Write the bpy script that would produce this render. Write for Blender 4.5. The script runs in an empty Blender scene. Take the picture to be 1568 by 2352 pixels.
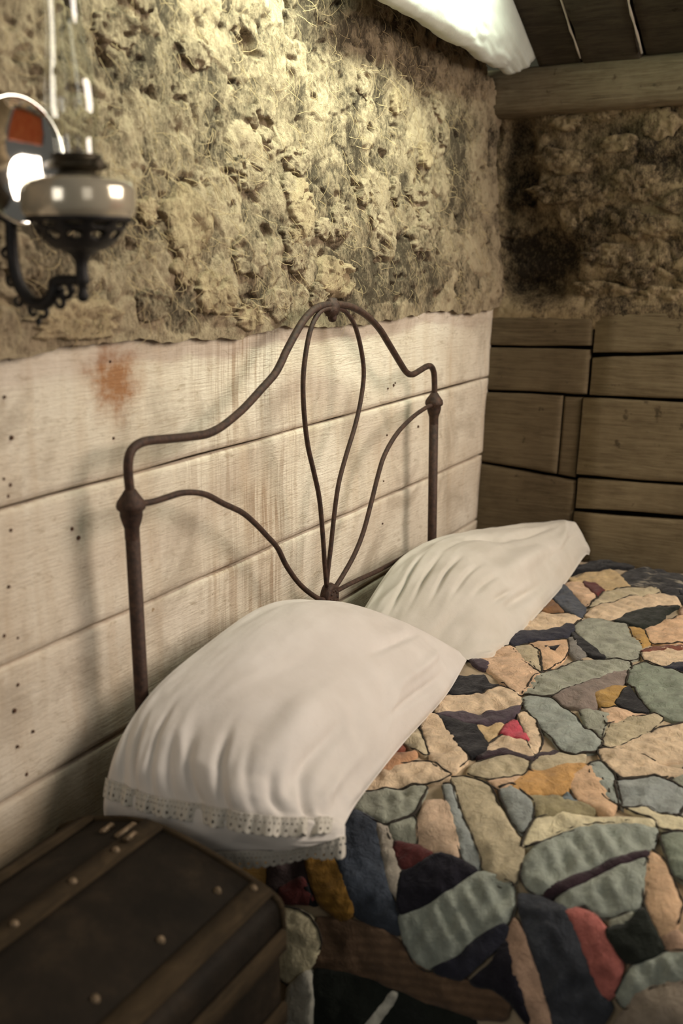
import bpy, bmesh, math, random
import numpy as np
from mathutils import Vector, Matrix, geometry

S = bpy.context.scene
COL = S.collection
# ------------------------------------------------------------------ camera, world, lights, exposure
cam_data = bpy.data.cameras.new('camera')
cam = bpy.data.objects.new('camera', cam_data); COL.objects.link(cam)
right = (0.459341, -0.888253, 0.003622); down = (-0.198472, -0.106608, -0.974291); fwd = (0.865803, 0.446813, -0.225263)
cam.matrix_world = Matrix(((right[0], -down[0], -fwd[0], -3.243741),
                           (right[1], -down[1], -fwd[1], -1.147210),
                           (right[2], -down[2], -fwd[2], 1.45),
                           (0, 0, 0, 1)))
cam_data.sensor_fit = 'VERTICAL'; cam_data.sensor_height = 36.0
cam_data.lens = 2456.0 / 2352.0 * 36.0
cam_data.dof.use_dof = True; cam_data.dof.focus_distance = 2.35; cam_data.dof.aperture_fstop = 2.6
cam_data.clip_start = 0.05
S.camera = cam

world = bpy.data.worlds.new('world'); S.world = world; world.use_nodes = True
bg = world.node_tree.nodes['Background']
bg.inputs[0].default_value = (0.92, 0.88, 0.78, 1); bg.inputs[1].default_value = 0.10

def area(name, loc, target, size, size_y, power, color):
    d = bpy.data.lights.new(name, 'AREA'); d.shape = 'RECTANGLE'; d.size = size; d.size_y = size_y
    d.energy = power; d.color = color
    o = bpy.data.objects.new(name, d); COL.objects.link(o); o.location = loc
    o.rotation_euler = (Vector(target) - Vector(loc)).to_track_quat('-Z', 'Y').to_euler()
    return o
# doorway daylight from the foot of the bed, small window behind the camera, hole in the roof above the wall
area('doorway_light', (-0.50, -2.9, 2.30), (-1.35, -.1, 0.80), 1.8, 1.4, 112, (1.0, 0.875, 0.755))
area('window_light', (-3.9, -3.0, 1.9), (-1.9, -0.1, 1.0), 1.0, 1.1, 4, (1.0, 0.95, 0.88))
area('end_window_light', (-4.0, -0.30, 1.68), (-2.2, -0.35, 1.5), 0.6, 0.55, 4, (1.0, 0.97, 0.92))
roof = area('roof_gap_light', (-0.95, -0.52, 2.44), (-0.93, 0.0, 2.10), 1.6, 0.25, 34, (0.87, 1.0, 0.80))
roof.data.spread = math.radians(96)

S.view_settings.view_transform = 'Standard'; S.view_settings.look = 'None'
S.view_settings.gamma = 1.0; S.view_settings.use_curve_mapping = False
S.view_settings.exposure = 0.0

rng = np.random.default_rng(7); random.seed(7)
D = {"HB":{"top":[[-1.9057,1.0875],[-1.9091,1.1231],[-1.9063,1.1481],[-1.894,1.1627],[-1.8692,1.1689],[-1.8334,1.1675],[-1.7773,1.1627],[-1.7248,1.1589],[-1.6834,1.1576],[-1.6402,1.164],[-1.595,1.1777],[-1.556,1.1924],[-1.4992,1.2192],[-1.4527,1.2417],[-1.4266,1.2627],[-1.4044,1.2852],[-1.3499,1.3308],[-1.3126,1.3525],[-1.2743,1.3648],[-1.2199,1.3686],[-1.1736,1.3668],[-1.12,1.3598],[-1.0526,1.3408],[-0.9811,1.3074],[-0.9177,1.2622],[-0.8509,1.2128],[-0.8162,1.1908],[-0.7814,1.1839],[-0.732,1.1904],[-0.6928,1.1963],[-0.6629,1.1939],[-0.6436,1.176],[-0.6372,1.1461],[-0.6368,1.1136]],"loopl":[[-1.2148,1.361],[-1.2548,1.3596],[-1.284,1.3483],[-1.3128,1.32],[-1.3338,1.2714],[-1.3445,1.2177],[-1.3405,1.1528],[-1.3259,1.0853],[-1.3,1.0239],[-1.2754,0.9608],[-1.2603,0.8778],[-1.252,0.8149],[-1.2426,0.7557]],"loopr":[[-1.2198,1.3612],[-1.1787,1.3584],[-1.1416,1.349],[-1.0997,1.3191],[-1.0684,1.2677],[-1.0524,1.211],[-1.0663,1.151],[-1.0963,1.093],[-1.1382,1.035],[-1.1739,0.9772],[-1.1941,0.9145],[-1.2109,0.841],[-1.2236,0.7923],[-1.232,0.7529]],"scrl":[[-1.9015,1.073],[-1.8754,1.0686],[-1.8454,1.0658],[-1.8081,1.0659],[-1.7694,1.0657],[-1.7295,1.0594],[-1.6883,1.0464],[-1.6383,1.0213],[-1.578,0.9928],[-1.5306,0.9608],[-1.4853,0.9245],[-1.4466,0.8914],[-1.4113,0.8447],[-1.3555,0.7902],[-1.2862,0.7429],[-1.2394,0.7225]],"scrr":[[-0.6447,1.0925],[-0.69,1.09],[-0.7764,1.0759],[-0.8712,1.047],[-0.9414,1.0047],[-0.978,0.9586],[-1.0136,0.8996],[-1.0547,0.8373],[-1.1012,0.7938],[-1.1578,0.7596],[-1.1964,0.7406],[-1.2288,0.7258]],"rail":[[-1.2394,0.7298],[-1.1909,0.7285],[-1.0885,0.7262],[-0.9653,0.7199],[-0.8313,0.7178],[-0.7598,0.7174],[-0.715,0.7116],[-0.6607,0.6986]]},"MED":[-1.224,-0.075,0.7254],"APEX":[-1.2137,-0.075,1.366],"PT":[["patch","black",[[0.1778,0.3604],[0.0854,0.356],[0.0,0.4027],[0.0,0.4917],[0.0071,0.5117],[0.0403,0.5095],[0.0711,0.4561],[0.1304,0.4027]]],
["patch","streak",[[0.1304,0.5028],[0.0522,0.5117],[0.0,0.5539],[0.0213,0.6452],[0.0996,0.6852],[0.313,0.7208],[0.268,0.683],[0.2466,0.6363],[0.2253,0.5895],[0.2419,0.5539],[0.1873,0.5228]]],
["patch","ochre",[[0.2395,0.3715],[0.1399,0.4049],[0.0735,0.4627],[0.1612,0.5161],[0.2514,0.5562],[0.3035,0.4983],[0.2419,0.4383],[0.2727,0.4071]]],
["patch","maroon",[[0.249,0.4227],[0.249,0.4561],[0.3059,0.4961],[0.3699,0.4939],[0.2988,0.4472]]],
["patch","tan",[[0.2869,0.3715],[0.2608,0.4227],[0.3747,0.4917],[0.4695,0.4917],[0.3747,0.4294]]],
["patch","slate",[[0.3177,0.3604],[0.3177,0.3871],[0.4814,0.4917],[0.5525,0.4961],[0.5454,0.4694],[0.4126,0.376]]],
["patch","brown",[[0.4245,0.376],[0.5027,0.4338],[0.5383,0.4472],[0.5501,0.3804],[0.4695,0.3671]]],
["patch","olivecream",[[0.4624,0.4894],[0.3272,0.505],[0.2514,0.5628],[0.2205,0.6185],[0.2514,0.6385],[0.3225,0.5784],[0.3865,0.5317],[0.4648,0.5028]]],
["patch","cream",[[0.5264,0.5006],[0.4529,0.5117],[0.3723,0.5473],[0.2632,0.6274],[0.268,0.683],[0.313,0.7008],[0.3865,0.6407],[0.4671,0.5984],[0.5383,0.5695],[0.5359,0.5273]]],
["patch","greenblack",[[0.5359,0.5829],[0.4671,0.5984],[0.396,0.6429],[0.3415,0.7008],[0.3533,0.7052],[0.3984,0.6785],[0.4719,0.6897],[0.543,0.6563],[0.5454,0.6162]]],
["patch","cream",[[0.6687,0.3871],[0.5596,0.4004],[0.5454,0.4516],[0.5478,0.5006],[0.6189,0.4961],[0.6687,0.4583],[0.7114,0.4294],[0.7232,0.3871]]],
["patch","navy",[[0.8062,0.3849],[0.7398,0.3915],[0.7209,0.4271],[0.6758,0.4605],[0.6213,0.4939],[0.6592,0.5095],[0.7114,0.505],[0.7612,0.4739],[0.7873,0.436],[0.8299,0.4116]]],
["patch","sage",[[0.645,0.5028],[0.562,0.5095],[0.5383,0.5273],[0.543,0.5695],[0.5501,0.6118],[0.626,0.6429],[0.6805,0.6763],[0.7896,0.6919],[0.811,0.6719],[0.8062,0.6185],[0.7588,0.5784]]],
["patch","mustard",[[0.5644,0.6207],[0.5454,0.6563],[0.6379,0.6919],[0.6877,0.6808],[0.6331,0.6474]]],
["patch","peach",[[0.543,0.6563],[0.4695,0.6919],[0.3889,0.7341],[0.5976,0.772],[0.6426,0.7208],[0.6379,0.6919]]],
["patch","black",[[0.6711,0.5072],[0.7185,0.5406],[0.7754,0.594],[0.8157,0.6251],[0.8204,0.5895],[0.7659,0.5473]]],
["patch","grey",[[0.7327,0.5139],[0.6995,0.5184],[0.8133,0.5873],[0.8418,0.5628],[0.8062,0.5362]]],
["patch","peach",[[0.8062,0.436],[0.7256,0.5095],[0.8062,0.5362],[0.9248,0.5339],[0.9461,0.5184],[0.8394,0.4761]]],
["patch","black",[[0.8133,0.4805],[0.8086,0.4983],[0.7754,0.5117],[0.8228,0.5117],[0.8323,0.4983]]],
["patch","olivecream",[[0.8299,0.4116],[0.8062,0.4427],[0.8536,0.4805],[0.977,0.5228],[0.9248,0.4694],[0.8631,0.4271]]],
["patch","tan",[[0.958,0.3493],[0.875,0.376],[0.837,0.4138],[0.9343,0.4828],[0.9888,0.5273],[1.0884,0.5317],[1.1074,0.5184],[1.0552,0.4605],[1.003,0.4093]]],
["patch","plum",[[0.958,0.3471],[0.9461,0.356],[0.9698,0.4004],[1.0054,0.4049],[0.9936,0.3737]]],
["patch","black",[[1.1311,0.3515],[1.0765,0.3626],[1.0457,0.3871],[1.0481,0.416],[1.0742,0.436],[1.0813,0.4627],[1.105,0.4472],[1.1311,0.436],[1.1595,0.4049],[1.1667,0.376]]],
["patch","cream",[[1.2283,0.3604],[1.169,0.3871],[1.1382,0.4383],[1.0837,0.4694],[1.0979,0.5095],[1.1406,0.5339],[1.1714,0.5339],[1.2046,0.5117],[1.2402,0.4761],[1.2402,0.436],[1.271,0.3982]]],
["patch","black",[[1.2828,0.4027],[1.2805,0.4316],[1.29,0.485],[1.354,0.5339],[1.3895,0.5406],[1.4204,0.525],[1.3848,0.4872],[1.3398,0.4516]]],
["patch","ochre",[[1.2876,0.485],[1.2639,0.5228],[1.2686,0.5384],[1.3421,0.5317]]],
["patch","cream",[[1.3611,0.5339],[1.3089,0.5473],[1.3089,0.5806],[1.3184,0.6051],[1.3564,0.6296],[1.3872,0.6274],[1.3777,0.5895],[1.399,0.5428]]],
["patch","cream",[[1.2093,0.5473],[1.1809,0.5517],[1.2236,0.5895],[1.2994,0.6229],[1.3658,0.634],[1.335,0.6118],[1.2757,0.5829]]],
["patch","red",[[1.2378,0.5495],[1.3113,0.6029],[1.3089,0.5806],[1.3042,0.5451],[1.2662,0.5428]]],
["patch","plum",[[1.2781,0.3982],[1.2473,0.4182],[1.2378,0.4449],[1.2425,0.4805],[1.1951,0.5028],[1.1643,0.5362],[1.2164,0.5451],[1.2568,0.5295],[1.2757,0.5072],[1.2876,0.465],[1.2757,0.4294]]],
["patch","seam",[[1.4156,0.5362],[1.3848,0.5473],[1.3658,0.5673],[1.3706,0.6007],[1.3801,0.6296],[1.3516,0.6429],[1.316,0.6585],[1.3255,0.6652],[1.3658,0.6474],[1.3943,0.6385],[1.3848,0.6051],[1.3848,0.574]]],
["patch","sage",[[1.105,0.5228],[1.0101,0.5184],[0.9627,0.5451],[0.8726,0.5717],[0.8181,0.6363],[0.8157,0.6785],[0.856,0.6919],[0.9177,0.6607],[0.9936,0.614],[1.0552,0.5918],[1.0908,0.5784]]],
["patch","sageblue",[[1.1192,0.5273],[1.0979,0.5806],[1.1501,0.6385],[1.1998,0.683],[1.2378,0.723],[1.29,0.7253],[1.3137,0.6963],[1.2947,0.6518],[1.2236,0.594],[1.1809,0.5562]]],
["patch","greybrown",[[1.0908,0.5829],[1.041,0.5984],[0.9414,0.6407],[0.8608,0.683],[0.8987,0.6963],[0.9651,0.6874],[1.0362,0.6563],[1.0931,0.6741],[1.1216,0.6496],[1.1121,0.6185]]],
["patch","mustard",[[1.0362,0.6563],[0.9698,0.6874],[0.9485,0.703],[1.0789,0.7141],[1.0837,0.683]]],
["patch","sage",[[1.1311,0.6518],[1.1026,0.683],[1.1097,0.7164],[1.169,0.7164],[1.2283,0.7208],[1.188,0.6852]]],
["patch","tan",[[1.0884,0.683],[1.086,0.7164],[1.0837,0.7786],[1.1192,0.7453],[1.1524,0.7319],[1.1595,0.7141]]],
["patch","green",[[0.856,0.6919],[0.811,0.7119],[0.8181,0.7653],[0.8513,0.8142],[1.0979,0.8587],[1.0884,0.8076],[1.0552,0.7742],[0.9817,0.7341],[0.9272,0.703]]],
["patch","black",[[0.9722,0.7097],[1.0101,0.7364],[1.0789,0.7786],[1.0837,0.743],[1.0742,0.7097]]],
["patch","cream",[[0.7564,0.6963],[0.6971,0.7097],[0.645,0.7786],[0.7659,0.8009],[0.8015,0.7608],[0.7967,0.7097]]],
["patch","rust",[[0.7541,0.6919],[0.6948,0.7097],[0.645,0.7786],[0.6663,0.7831],[0.7137,0.7164]]],
["patch","navy",[[0.8228,0.7542],[0.7873,0.7697],[0.773,0.8009],[0.811,0.8076],[0.8252,0.7653]]],
["patch","olivecream",[[1.2449,0.7275],[1.169,0.7164],[1.1192,0.7453],[1.0813,0.792],[1.1003,0.8098],[1.1643,0.7964],[1.2259,0.7653],[1.2639,0.7364]]],
["patch","cream",[[1.2591,0.7386],[1.2283,0.7697],[1.1595,0.8031],[1.0884,0.8565],[1.2496,0.8832],[1.2947,0.8365],[1.2947,0.7942],[1.2757,0.7519]]],
["patch","cream",[[1.2923,0.3648],[1.2852,0.4071],[1.3564,0.4694],[1.4322,0.525],[1.4844,0.5139],[1.4725,0.4739],[1.3801,0.4182]]],
["patch","olivecream",[[1.3777,0.3515],[1.3279,0.3715],[1.4441,0.4516],[1.4417,0.4294],[1.418,0.3915]]],
["patch","brick",[[1.4038,0.3604],[1.4417,0.4049],[1.4749,0.3537],[1.4346,0.3493]]],
["patch","terracotta",[[1.4891,0.3426],[1.4512,0.4116],[1.4512,0.4338],[1.4963,0.416],[1.5295,0.4004],[1.5555,0.3582]]],
["patch","cream",[[1.6124,0.3648],[1.5555,0.3693],[1.4986,0.4116],[1.4678,0.4605],[1.4915,0.5161],[1.5152,0.5006],[1.546,0.4427],[1.5745,0.4049],[1.6077,0.3826]]],
["patch","olivecream",[[1.4725,0.5406],[1.4346,0.5406],[1.3824,0.5829],[1.3919,0.6318],[1.4417,0.634],[1.4773,0.5962],[1.4844,0.5651]]],
["patch","olivecream",[[1.3895,0.6363],[1.3208,0.6652],[1.3184,0.7141],[1.3682,0.703],[1.4156,0.6696],[1.4275,0.6429]]],
["patch","orange",[[1.4986,0.6229],[1.4275,0.6429],[1.3729,0.6941],[1.3469,0.7275],[1.4204,0.723],[1.4583,0.7186],[1.4963,0.6696]]],
["patch","tan",[[1.4915,0.5829],[1.4512,0.6363],[1.5034,0.6251],[1.5057,0.6073]]],
["patch","olive",[[1.501,0.6607],[1.4797,0.7119],[1.4891,0.7497],[1.501,0.7809],[1.5366,0.7275],[1.5532,0.6963]]],
["patch","peach",[[1.4275,0.7097],[1.3564,0.7297],[1.4156,0.772],[1.4749,0.8053],[1.5057,0.8031],[1.4939,0.7742],[1.4749,0.743]]],
["patch","blue",[[1.4963,0.7119],[1.4512,0.7164],[1.482,0.7453]]],
["patch","greyblue",[[1.5057,0.6118],[1.4891,0.6296],[1.5176,0.6763],[1.565,0.6874],[1.5911,0.6808],[1.5626,0.6541]]],
["patch","sageblue",[[1.3564,0.7297],[1.3279,0.7408],[1.3753,0.7764],[1.4631,0.812],[1.4488,0.7853],[1.4085,0.7519]]],
["patch","greyblue",[[1.3919,0.7853],[1.354,0.8409],[1.354,0.881],[1.3895,0.9099],[1.4631,0.9032],[1.4536,0.8521],[1.4749,0.8187]]],
["patch","cream",[[1.2876,0.7297],[1.2568,0.7675],[1.2994,0.8432],[1.3066,0.8966],[1.335,0.861],[1.3801,0.792],[1.335,0.7519]]],
["patch","palecream",[[1.6172,0.6897],[1.5626,0.6919],[1.5295,0.7253],[1.5105,0.8098],[1.4891,0.8788],[1.5057,0.8765],[1.5295,0.792],[1.5721,0.7386]]],
["patch","palecream",[[1.4749,0.8187],[1.4536,0.8565],[1.4702,0.9255],[1.4986,0.9299],[1.5081,0.8854],[1.4868,0.8765]]],
["patch","seafoam",[[1.6362,0.7008],[1.5887,0.7208],[1.5437,0.7742],[1.5057,0.8521],[1.5105,0.881],[1.5508,0.8832],[1.5864,0.8498],[1.6148,0.8098],[1.6646,0.7653],[1.6836,0.7453],[1.6812,0.7186],[1.667,0.7052]]],
["patch","seafoam",[[1.6883,0.7631],[1.6338,0.8142],[1.5769,0.8788],[1.6219,0.8899],[1.6646,0.8877],[1.6883,0.8521],[1.6954,0.8343],[1.6812,0.8098],[1.6978,0.7831]]],
["patch","seam",[[1.6883,0.7453],[1.6622,0.7631],[1.6267,0.8098],[1.6053,0.8276],[1.565,0.8765],[1.5698,0.8832],[1.6101,0.8343],[1.6314,0.8142],[1.6717,0.772]]],
["patch","green",[[1.5223,0.8899],[1.4986,0.9299],[1.6006,0.9477],[1.5935,0.9232]]],
["patch","peach",[[1.5603,0.8832],[1.5745,0.9032],[1.6101,0.9255],[1.6409,0.9455],[1.686,0.9455],[1.7144,0.9388],[1.6883,0.9166],[1.6575,0.8966],[1.6172,0.8854]]],
["patch","olivecream",[[1.5057,0.5228],[1.4915,0.5428],[1.5057,0.5918],[1.5674,0.6429],[1.6124,0.6852],[1.6219,0.6919],[1.6741,0.6986],[1.6883,0.6763],[1.6599,0.6318],[1.6433,0.6229],[1.5626,0.5606]]],
["patch","sage",[[1.6243,0.3715],[1.5935,0.3871],[1.5674,0.4271],[1.5366,0.4894],[1.603,0.4939],[1.6385,0.4583],[1.6338,0.4316]]],
["patch","sage",[[1.6433,0.4605],[1.6101,0.4961],[1.6622,0.5206],[1.6646,0.4783]]],
["patch","greyblue",[[1.5271,0.5161],[1.5271,0.5317],[1.5887,0.574],[1.6599,0.6318],[1.6741,0.6318],[1.6622,0.6051],[1.6243,0.5784],[1.5745,0.5451]]],
["patch","rosecream",[[1.6243,0.5072],[1.5745,0.505],[1.5626,0.5406],[1.6314,0.5851],[1.667,0.5962],[1.6694,0.5517],[1.6575,0.5206]]],
["patch","maroon",[[1.6646,0.4783],[1.6622,0.5206],[1.6717,0.5562],[1.7049,0.5184],[1.6978,0.5006]]],
["patch","navyblack",[[1.712,0.5117],[1.6694,0.5628],[1.6694,0.5984],[1.6741,0.6318],[1.7002,0.6096],[1.7452,0.5673],[1.7737,0.525]]],
["patch","denim",[[1.6622,0.356],[1.6243,0.3715],[1.6385,0.4338],[1.6883,0.4627],[1.7381,0.4961],[1.7737,0.5206],[1.8045,0.5339],[1.8021,0.5006],[1.7974,0.4605],[1.7642,0.416],[1.712,0.376]]],
["patch","greycream",[[1.6433,0.4405],[1.6433,0.4561],[1.6717,0.4872],[1.7144,0.5161],[1.7523,0.5206],[1.7381,0.5006],[1.6954,0.4716]]],
["patch","darkplum",[[1.7547,0.2759],[1.7263,0.3382],[1.7618,0.356],[1.7879,0.3181],[1.7974,0.2892]]],
["patch","amber",[[1.7263,0.3382],[1.7144,0.3804],[1.7523,0.4227],[1.7927,0.4494],[1.8069,0.4338],[1.795,0.3915],[1.7595,0.3604]]],
["patch","maroon",[[1.7903,0.3092],[1.7642,0.3404],[1.7642,0.3493],[1.795,0.376],[1.8069,0.3226]]],
["patch","black",[[1.7689,0.3471],[1.7666,0.3582],[1.8021,0.3849],[1.7998,0.3626]]],
["patch","greenblack",[[1.8923,0.4049],[1.8851,0.4516],[1.8899,0.5161],[1.8946,0.5984],[1.8899,0.6763],[1.9112,0.6785],[1.999,0.416]]],
["patch","navyblack",[[1.8021,0.6941],[1.7642,0.7052],[1.8306,0.7453],[1.8685,0.7653],[1.8448,0.7341],[1.833,0.703],[1.8401,0.6607]]],
["patch","seafoam",[[1.7761,0.5273],[1.7476,0.5695],[1.7073,0.6118],[1.686,0.6229],[1.6765,0.6429],[1.6836,0.6963],[1.712,0.7052],[1.7429,0.7008],[1.7689,0.663],[1.8069,0.6385],[1.8401,0.594],[1.8377,0.5717],[1.8093,0.5428]]],
["patch","navy",[[1.8401,0.5984],[1.8069,0.6407],[1.7713,0.6652],[1.7405,0.703],[1.7642,0.7008],[1.8069,0.6719],[1.8377,0.6474]]],
["patch","brownstripe",[[1.8187,0.3871],[1.8069,0.4338],[1.8045,0.505],[1.8353,0.5717],[1.8448,0.6007],[1.8425,0.6563],[1.8353,0.6986],[1.8425,0.7297],[1.8733,0.7253],[1.8875,0.6763],[1.8923,0.5984],[1.8875,0.5184],[1.8851,0.4516],[1.8875,0.3982]]],
["patch","palecream",[[1.8164,0.3204],[1.8116,0.356],[1.8235,0.3871],[1.8472,0.4049],[1.878,0.4027],[1.9302,0.3604],[1.9183,0.327],[1.8567,0.3137]]],
["patch","white",[[1.9397,0.356],[1.8923,0.396],[1.9373,0.4116],[1.9942,0.416],[2.0132,0.3648]]],
["patch","white",[[1.9563,0.5028],[1.8923,0.5384],[1.8899,0.5473],[1.9539,0.5161]]],
["patch","rosetan",[[1.7761,0.7052],[1.731,0.7075],[1.7523,0.7319],[1.7927,0.7586],[1.8377,0.7853],[1.8685,0.8009],[1.8757,0.7675],[1.8306,0.7453],[1.7927,0.7119]]],
["patch","charcoal",[[1.6954,0.7052],[1.6883,0.7408],[1.6978,0.7831],[1.731,0.8098],[1.7832,0.8454],[1.814,0.8765],[1.8472,0.8632],[1.8662,0.8031],[1.7903,0.7631],[1.7523,0.7364]]],
["patch","pink",[[1.7026,0.7831],[1.6931,0.8053],[1.6978,0.8298],[1.712,0.8498],[1.75,0.881],[1.7903,0.881],[1.8069,0.8654],[1.7832,0.8454],[1.7334,0.8142]]],
["patch","greenblack",[[1.712,0.8498],[1.6907,0.8854],[1.667,0.8921],[1.7192,0.9366],[1.7429,0.9032],[1.7452,0.881]]],
["patch","sage",[[1.6978,0.8476],[1.6741,0.8854],[1.7026,0.8877],[1.7144,0.8587]]],
["patch","green",[[1.7168,0.8877],[1.7049,0.9077],[1.7168,0.921],[1.7357,0.8943]]],
["patch","seafoam",[[1.795,0.881],[1.75,0.8966],[1.7215,0.9366],[1.712,0.9722],[1.7429,0.9789],[1.7666,0.9255],[1.8069,0.8943]]],
["patch","rosetan",[[1.7026,0.9255],[1.6836,0.9477],[1.6931,0.97],[1.712,0.9722],[1.7215,0.941]]],
["patch","greytan",[[1.8472,0.8788],[1.7808,0.9099],[1.7429,0.9789],[1.8116,0.99]]]],"QP":[[-0.097,0.57],[-0.3,0.572],[-0.6,0.568],[-0.9,0.566],[-1.2,0.566],[-1.45,0.562],[-1.6,0.55],[-1.7,0.525],[-1.78,0.48],[-1.84,0.41],[-1.875,0.32],[-1.9,0.2],[-1.91,0.08]],"FOLD":2.1317467780852755,"ARM":[[-0.2414,1.4531],[-0.2405,1.4384],[-0.2344,1.4305],[-0.2149,1.4303],[-0.1991,1.4275],[-0.1962,1.4168],[-0.186,1.4048],[-0.1712,1.3996],[-0.1555,1.4042],[-0.1419,1.4177],[-0.1331,1.4366],[-0.1298,1.4583],[-0.1295,1.4799],[-0.1298,1.5002],[-0.1187,1.5078],[-0.0984,1.5135]],"NAILS":[[-2.076,1.315],[-2.09,1.261],[-2.081,1.2],[-2.103,1.142],[-2.091,1.131],[-2.096,1.063],[-2.107,0.978],[-2.124,0.906],[-2.097,0.894],[-2.103,0.82],[-1.851,1.167],[-1.851,1.294],[-2.097,1.115],[-2.113,0.781],[-2.077,0.732],[-2.112,0.721],[-2.098,0.668],[-1.949,1.018],[-1.963,1.036],[-0.767,1.143],[-0.732,1.148],[-0.722,1.153],[-0.565,1.019],[-0.768,1.023],[-0.786,0.906],[-0.788,0.793]]}

# ------------------------------------------------------------------ noise in numpy
def lattice(seed, n=256):
    return np.random.default_rng(seed).random((n, n))
def vnoise(x, y, seed=0):
    L = lattice(seed); xi = np.floor(x).astype(int); yi = np.floor(y).astype(int)
    fx = x - xi; fy = y - yi; fx = fx*fx*(3-2*fx); fy = fy*fy*(3-2*fy)
    a = L[xi % 256, yi % 256]; b = L[(xi+1) % 256, yi % 256]; c = L[xi % 256, (yi+1) % 256]; d = L[(xi+1) % 256, (yi+1) % 256]
    return ((a*(1-fx)+b*fx)*(1-fy)+(c*(1-fx)+d*fx)*fy)*2-1
def fbm(x, y, seed=0, octv=4, gain=.5):
    s = 0; a = 1.0; t = 0
    for i in range(octv):
        s = s + a*vnoise(x*2**i+17.3*i, y*2**i+5.1*i, seed+i); t += a; a *= gain
    return s/t
def worley(x, y, seed=0):
    r = np.random.default_rng(seed); JX = r.random((64, 64)); JY = r.random((64, 64)); ID = r.random((64, 64))
    xi = np.floor(x).astype(int); yi = np.floor(y).astype(int)
    f1 = np.full(x.shape, 9.); f2 = np.full(x.shape, 9.); cid = np.zeros(x.shape)
    for dx in (-1, 0, 1):
        for dy in (-1, 0, 1):
            a = xi+dx; b = yi+dy
            d = np.hypot(a+JX[a % 64, b % 64]-x, b+JY[a % 64, b % 64]-y)
            c = ID[a % 64, b % 64]
            closer = d < f1
            f2 = np.where(closer, f1, np.minimum(f2, d)); cid = np.where(closer, c, cid); f1 = np.where(closer, d, f1)
    return f1, f2, cid
def sstep(a, b, x):
    t = np.clip((x-a)/(b-a), 0, 1); return t*t*(3-2*t)

# ------------------------------------------------------------------ object helpers
def link(name, me, mat=None, parent=None, smooth=True):
    o = bpy.data.objects.new(name, me); COL.objects.link(o)
    if mat is not None and not me.materials: me.materials.append(mat)
    if parent is not None: o.parent = parent
    if smooth:
        me.polygons.foreach_set('use_smooth', np.ones(len(me.polygons), bool))
    return o
def mesh_obj(name, v, f, mat=None, parent=None, smooth=True):
    me = bpy.data.meshes.new(name); me.from_pydata([tuple(map(float, p)) for p in v], [], [tuple(map(int, q)) for q in f]); me.update()
    return link(name, me, mat, parent, smooth)
def grid_obj(name, P, mat=None, parent=None, smooth=True, mask=None, flip=False):
    """P: (n, m, 3) array of points -> quad sheet"""
    n, m = P.shape[:2]
    i = np.arange(n*m).reshape(n, m)
    q = np.stack([i[:-1, :-1], i[1:, :-1], i[1:, 1:], i[:-1, 1:]], -1).reshape(-1, 4)
    if flip: q = q[:, ::-1]
    if mask is not None: q = q[mask.reshape(-1)]
    used = np.unique(q); re = np.full(n*m, -1); re[used] = np.arange(len(used))
    v = P.reshape(-1, 3)[used]; q = re[q]
    me = bpy.data.meshes.new(name)
    me.vertices.add(len(v)); me.vertices.foreach_set('co', v.astype(np.float32).ravel())
    me.loops.add(q.size); me.loops.foreach_set('vertex_index', q.astype(np.int32).ravel())
    me.polygons.add(len(q)); me.polygons.foreach_set('loop_start', np.arange(0, q.size, 4, dtype=np.int32))
    me.update(calc_edges=True); me.validate()
    o = link(name, me, mat, parent, smooth); o['_n'] = 0; del o['_n']
    return o, used
def set_attr(o, name, vals):
    a = o.data.attributes.new(name, 'FLOAT', 'POINT'); a.data.foreach_set('value', np.asarray(vals, np.float32).ravel())
def empty(name, loc=(0, 0, 0), **kw):
    o = bpy.data.objects.new(name, None); COL.objects.link(o); o.location = loc; o.empty_display_size = .05
    tag(o, **kw); return o
def tag(o, label=None, category=None, group=None, kind=None):
    if label: o['label'] = label
    if category: o['category'] = category
    if group: o['group'] = group
    if kind: o['kind'] = kind
    return o
def catmull(P, n=8, closed=False):
    P = np.asarray(P, float)
    Q = np.vstack([P[-1], P, P[0], P[1]]) if closed else np.vstack([2*P[0]-P[1], P, 2*P[-1]-P[-2]])
    out = []
    for i in range(1, len(Q)-2):
        p0, p1, p2, p3 = Q[i-1:i+3]
        for t in np.linspace(0, 1, n, endpoint=False):
            out.append(.5*((2*p1)+(p2-p0)*t+(2*p0-5*p1+4*p2-p3)*t*t+(-p0+3*p1-3*p2+p3)*t**3))
    if not closed: out.append(P[-1])
    return np.array(out)
def tube(path, r, seg=10, caps=True):
    P = np.asarray(path, float); n = len(P); r = np.full(n, r) if np.isscalar(r) else np.asarray(r, float)
    T = np.gradient(P, axis=0); T /= np.linalg.norm(T, axis=1)[:, None]+1e-12
    a = np.array([0, 1., 0]) if abs(T[0][1]) < .9 else np.array([1., 0, 0])
    V = []; F = []
    N = a-T[0]*(a@T[0]); N /= np.linalg.norm(N)
    for i in range(n):
        N = N-T[i]*(N@T[i]); N /= np.linalg.norm(N)+1e-12; B = np.cross(T[i], N)
        for k in range(seg):
            t = 2*math.pi*k/seg; V.append(P[i]+r[i]*(math.cos(t)*N+math.sin(t)*B))
    for i in range(n-1):
        for k in range(seg):
            F.append((i*seg+k, i*seg+(k+1) % seg, (i+1)*seg+(k+1) % seg, (i+1)*seg+k))
    if caps: F.append(tuple(range(seg))[::-1]); F.append(tuple((n-1)*seg+k for k in range(seg)))
    return V, F
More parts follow.
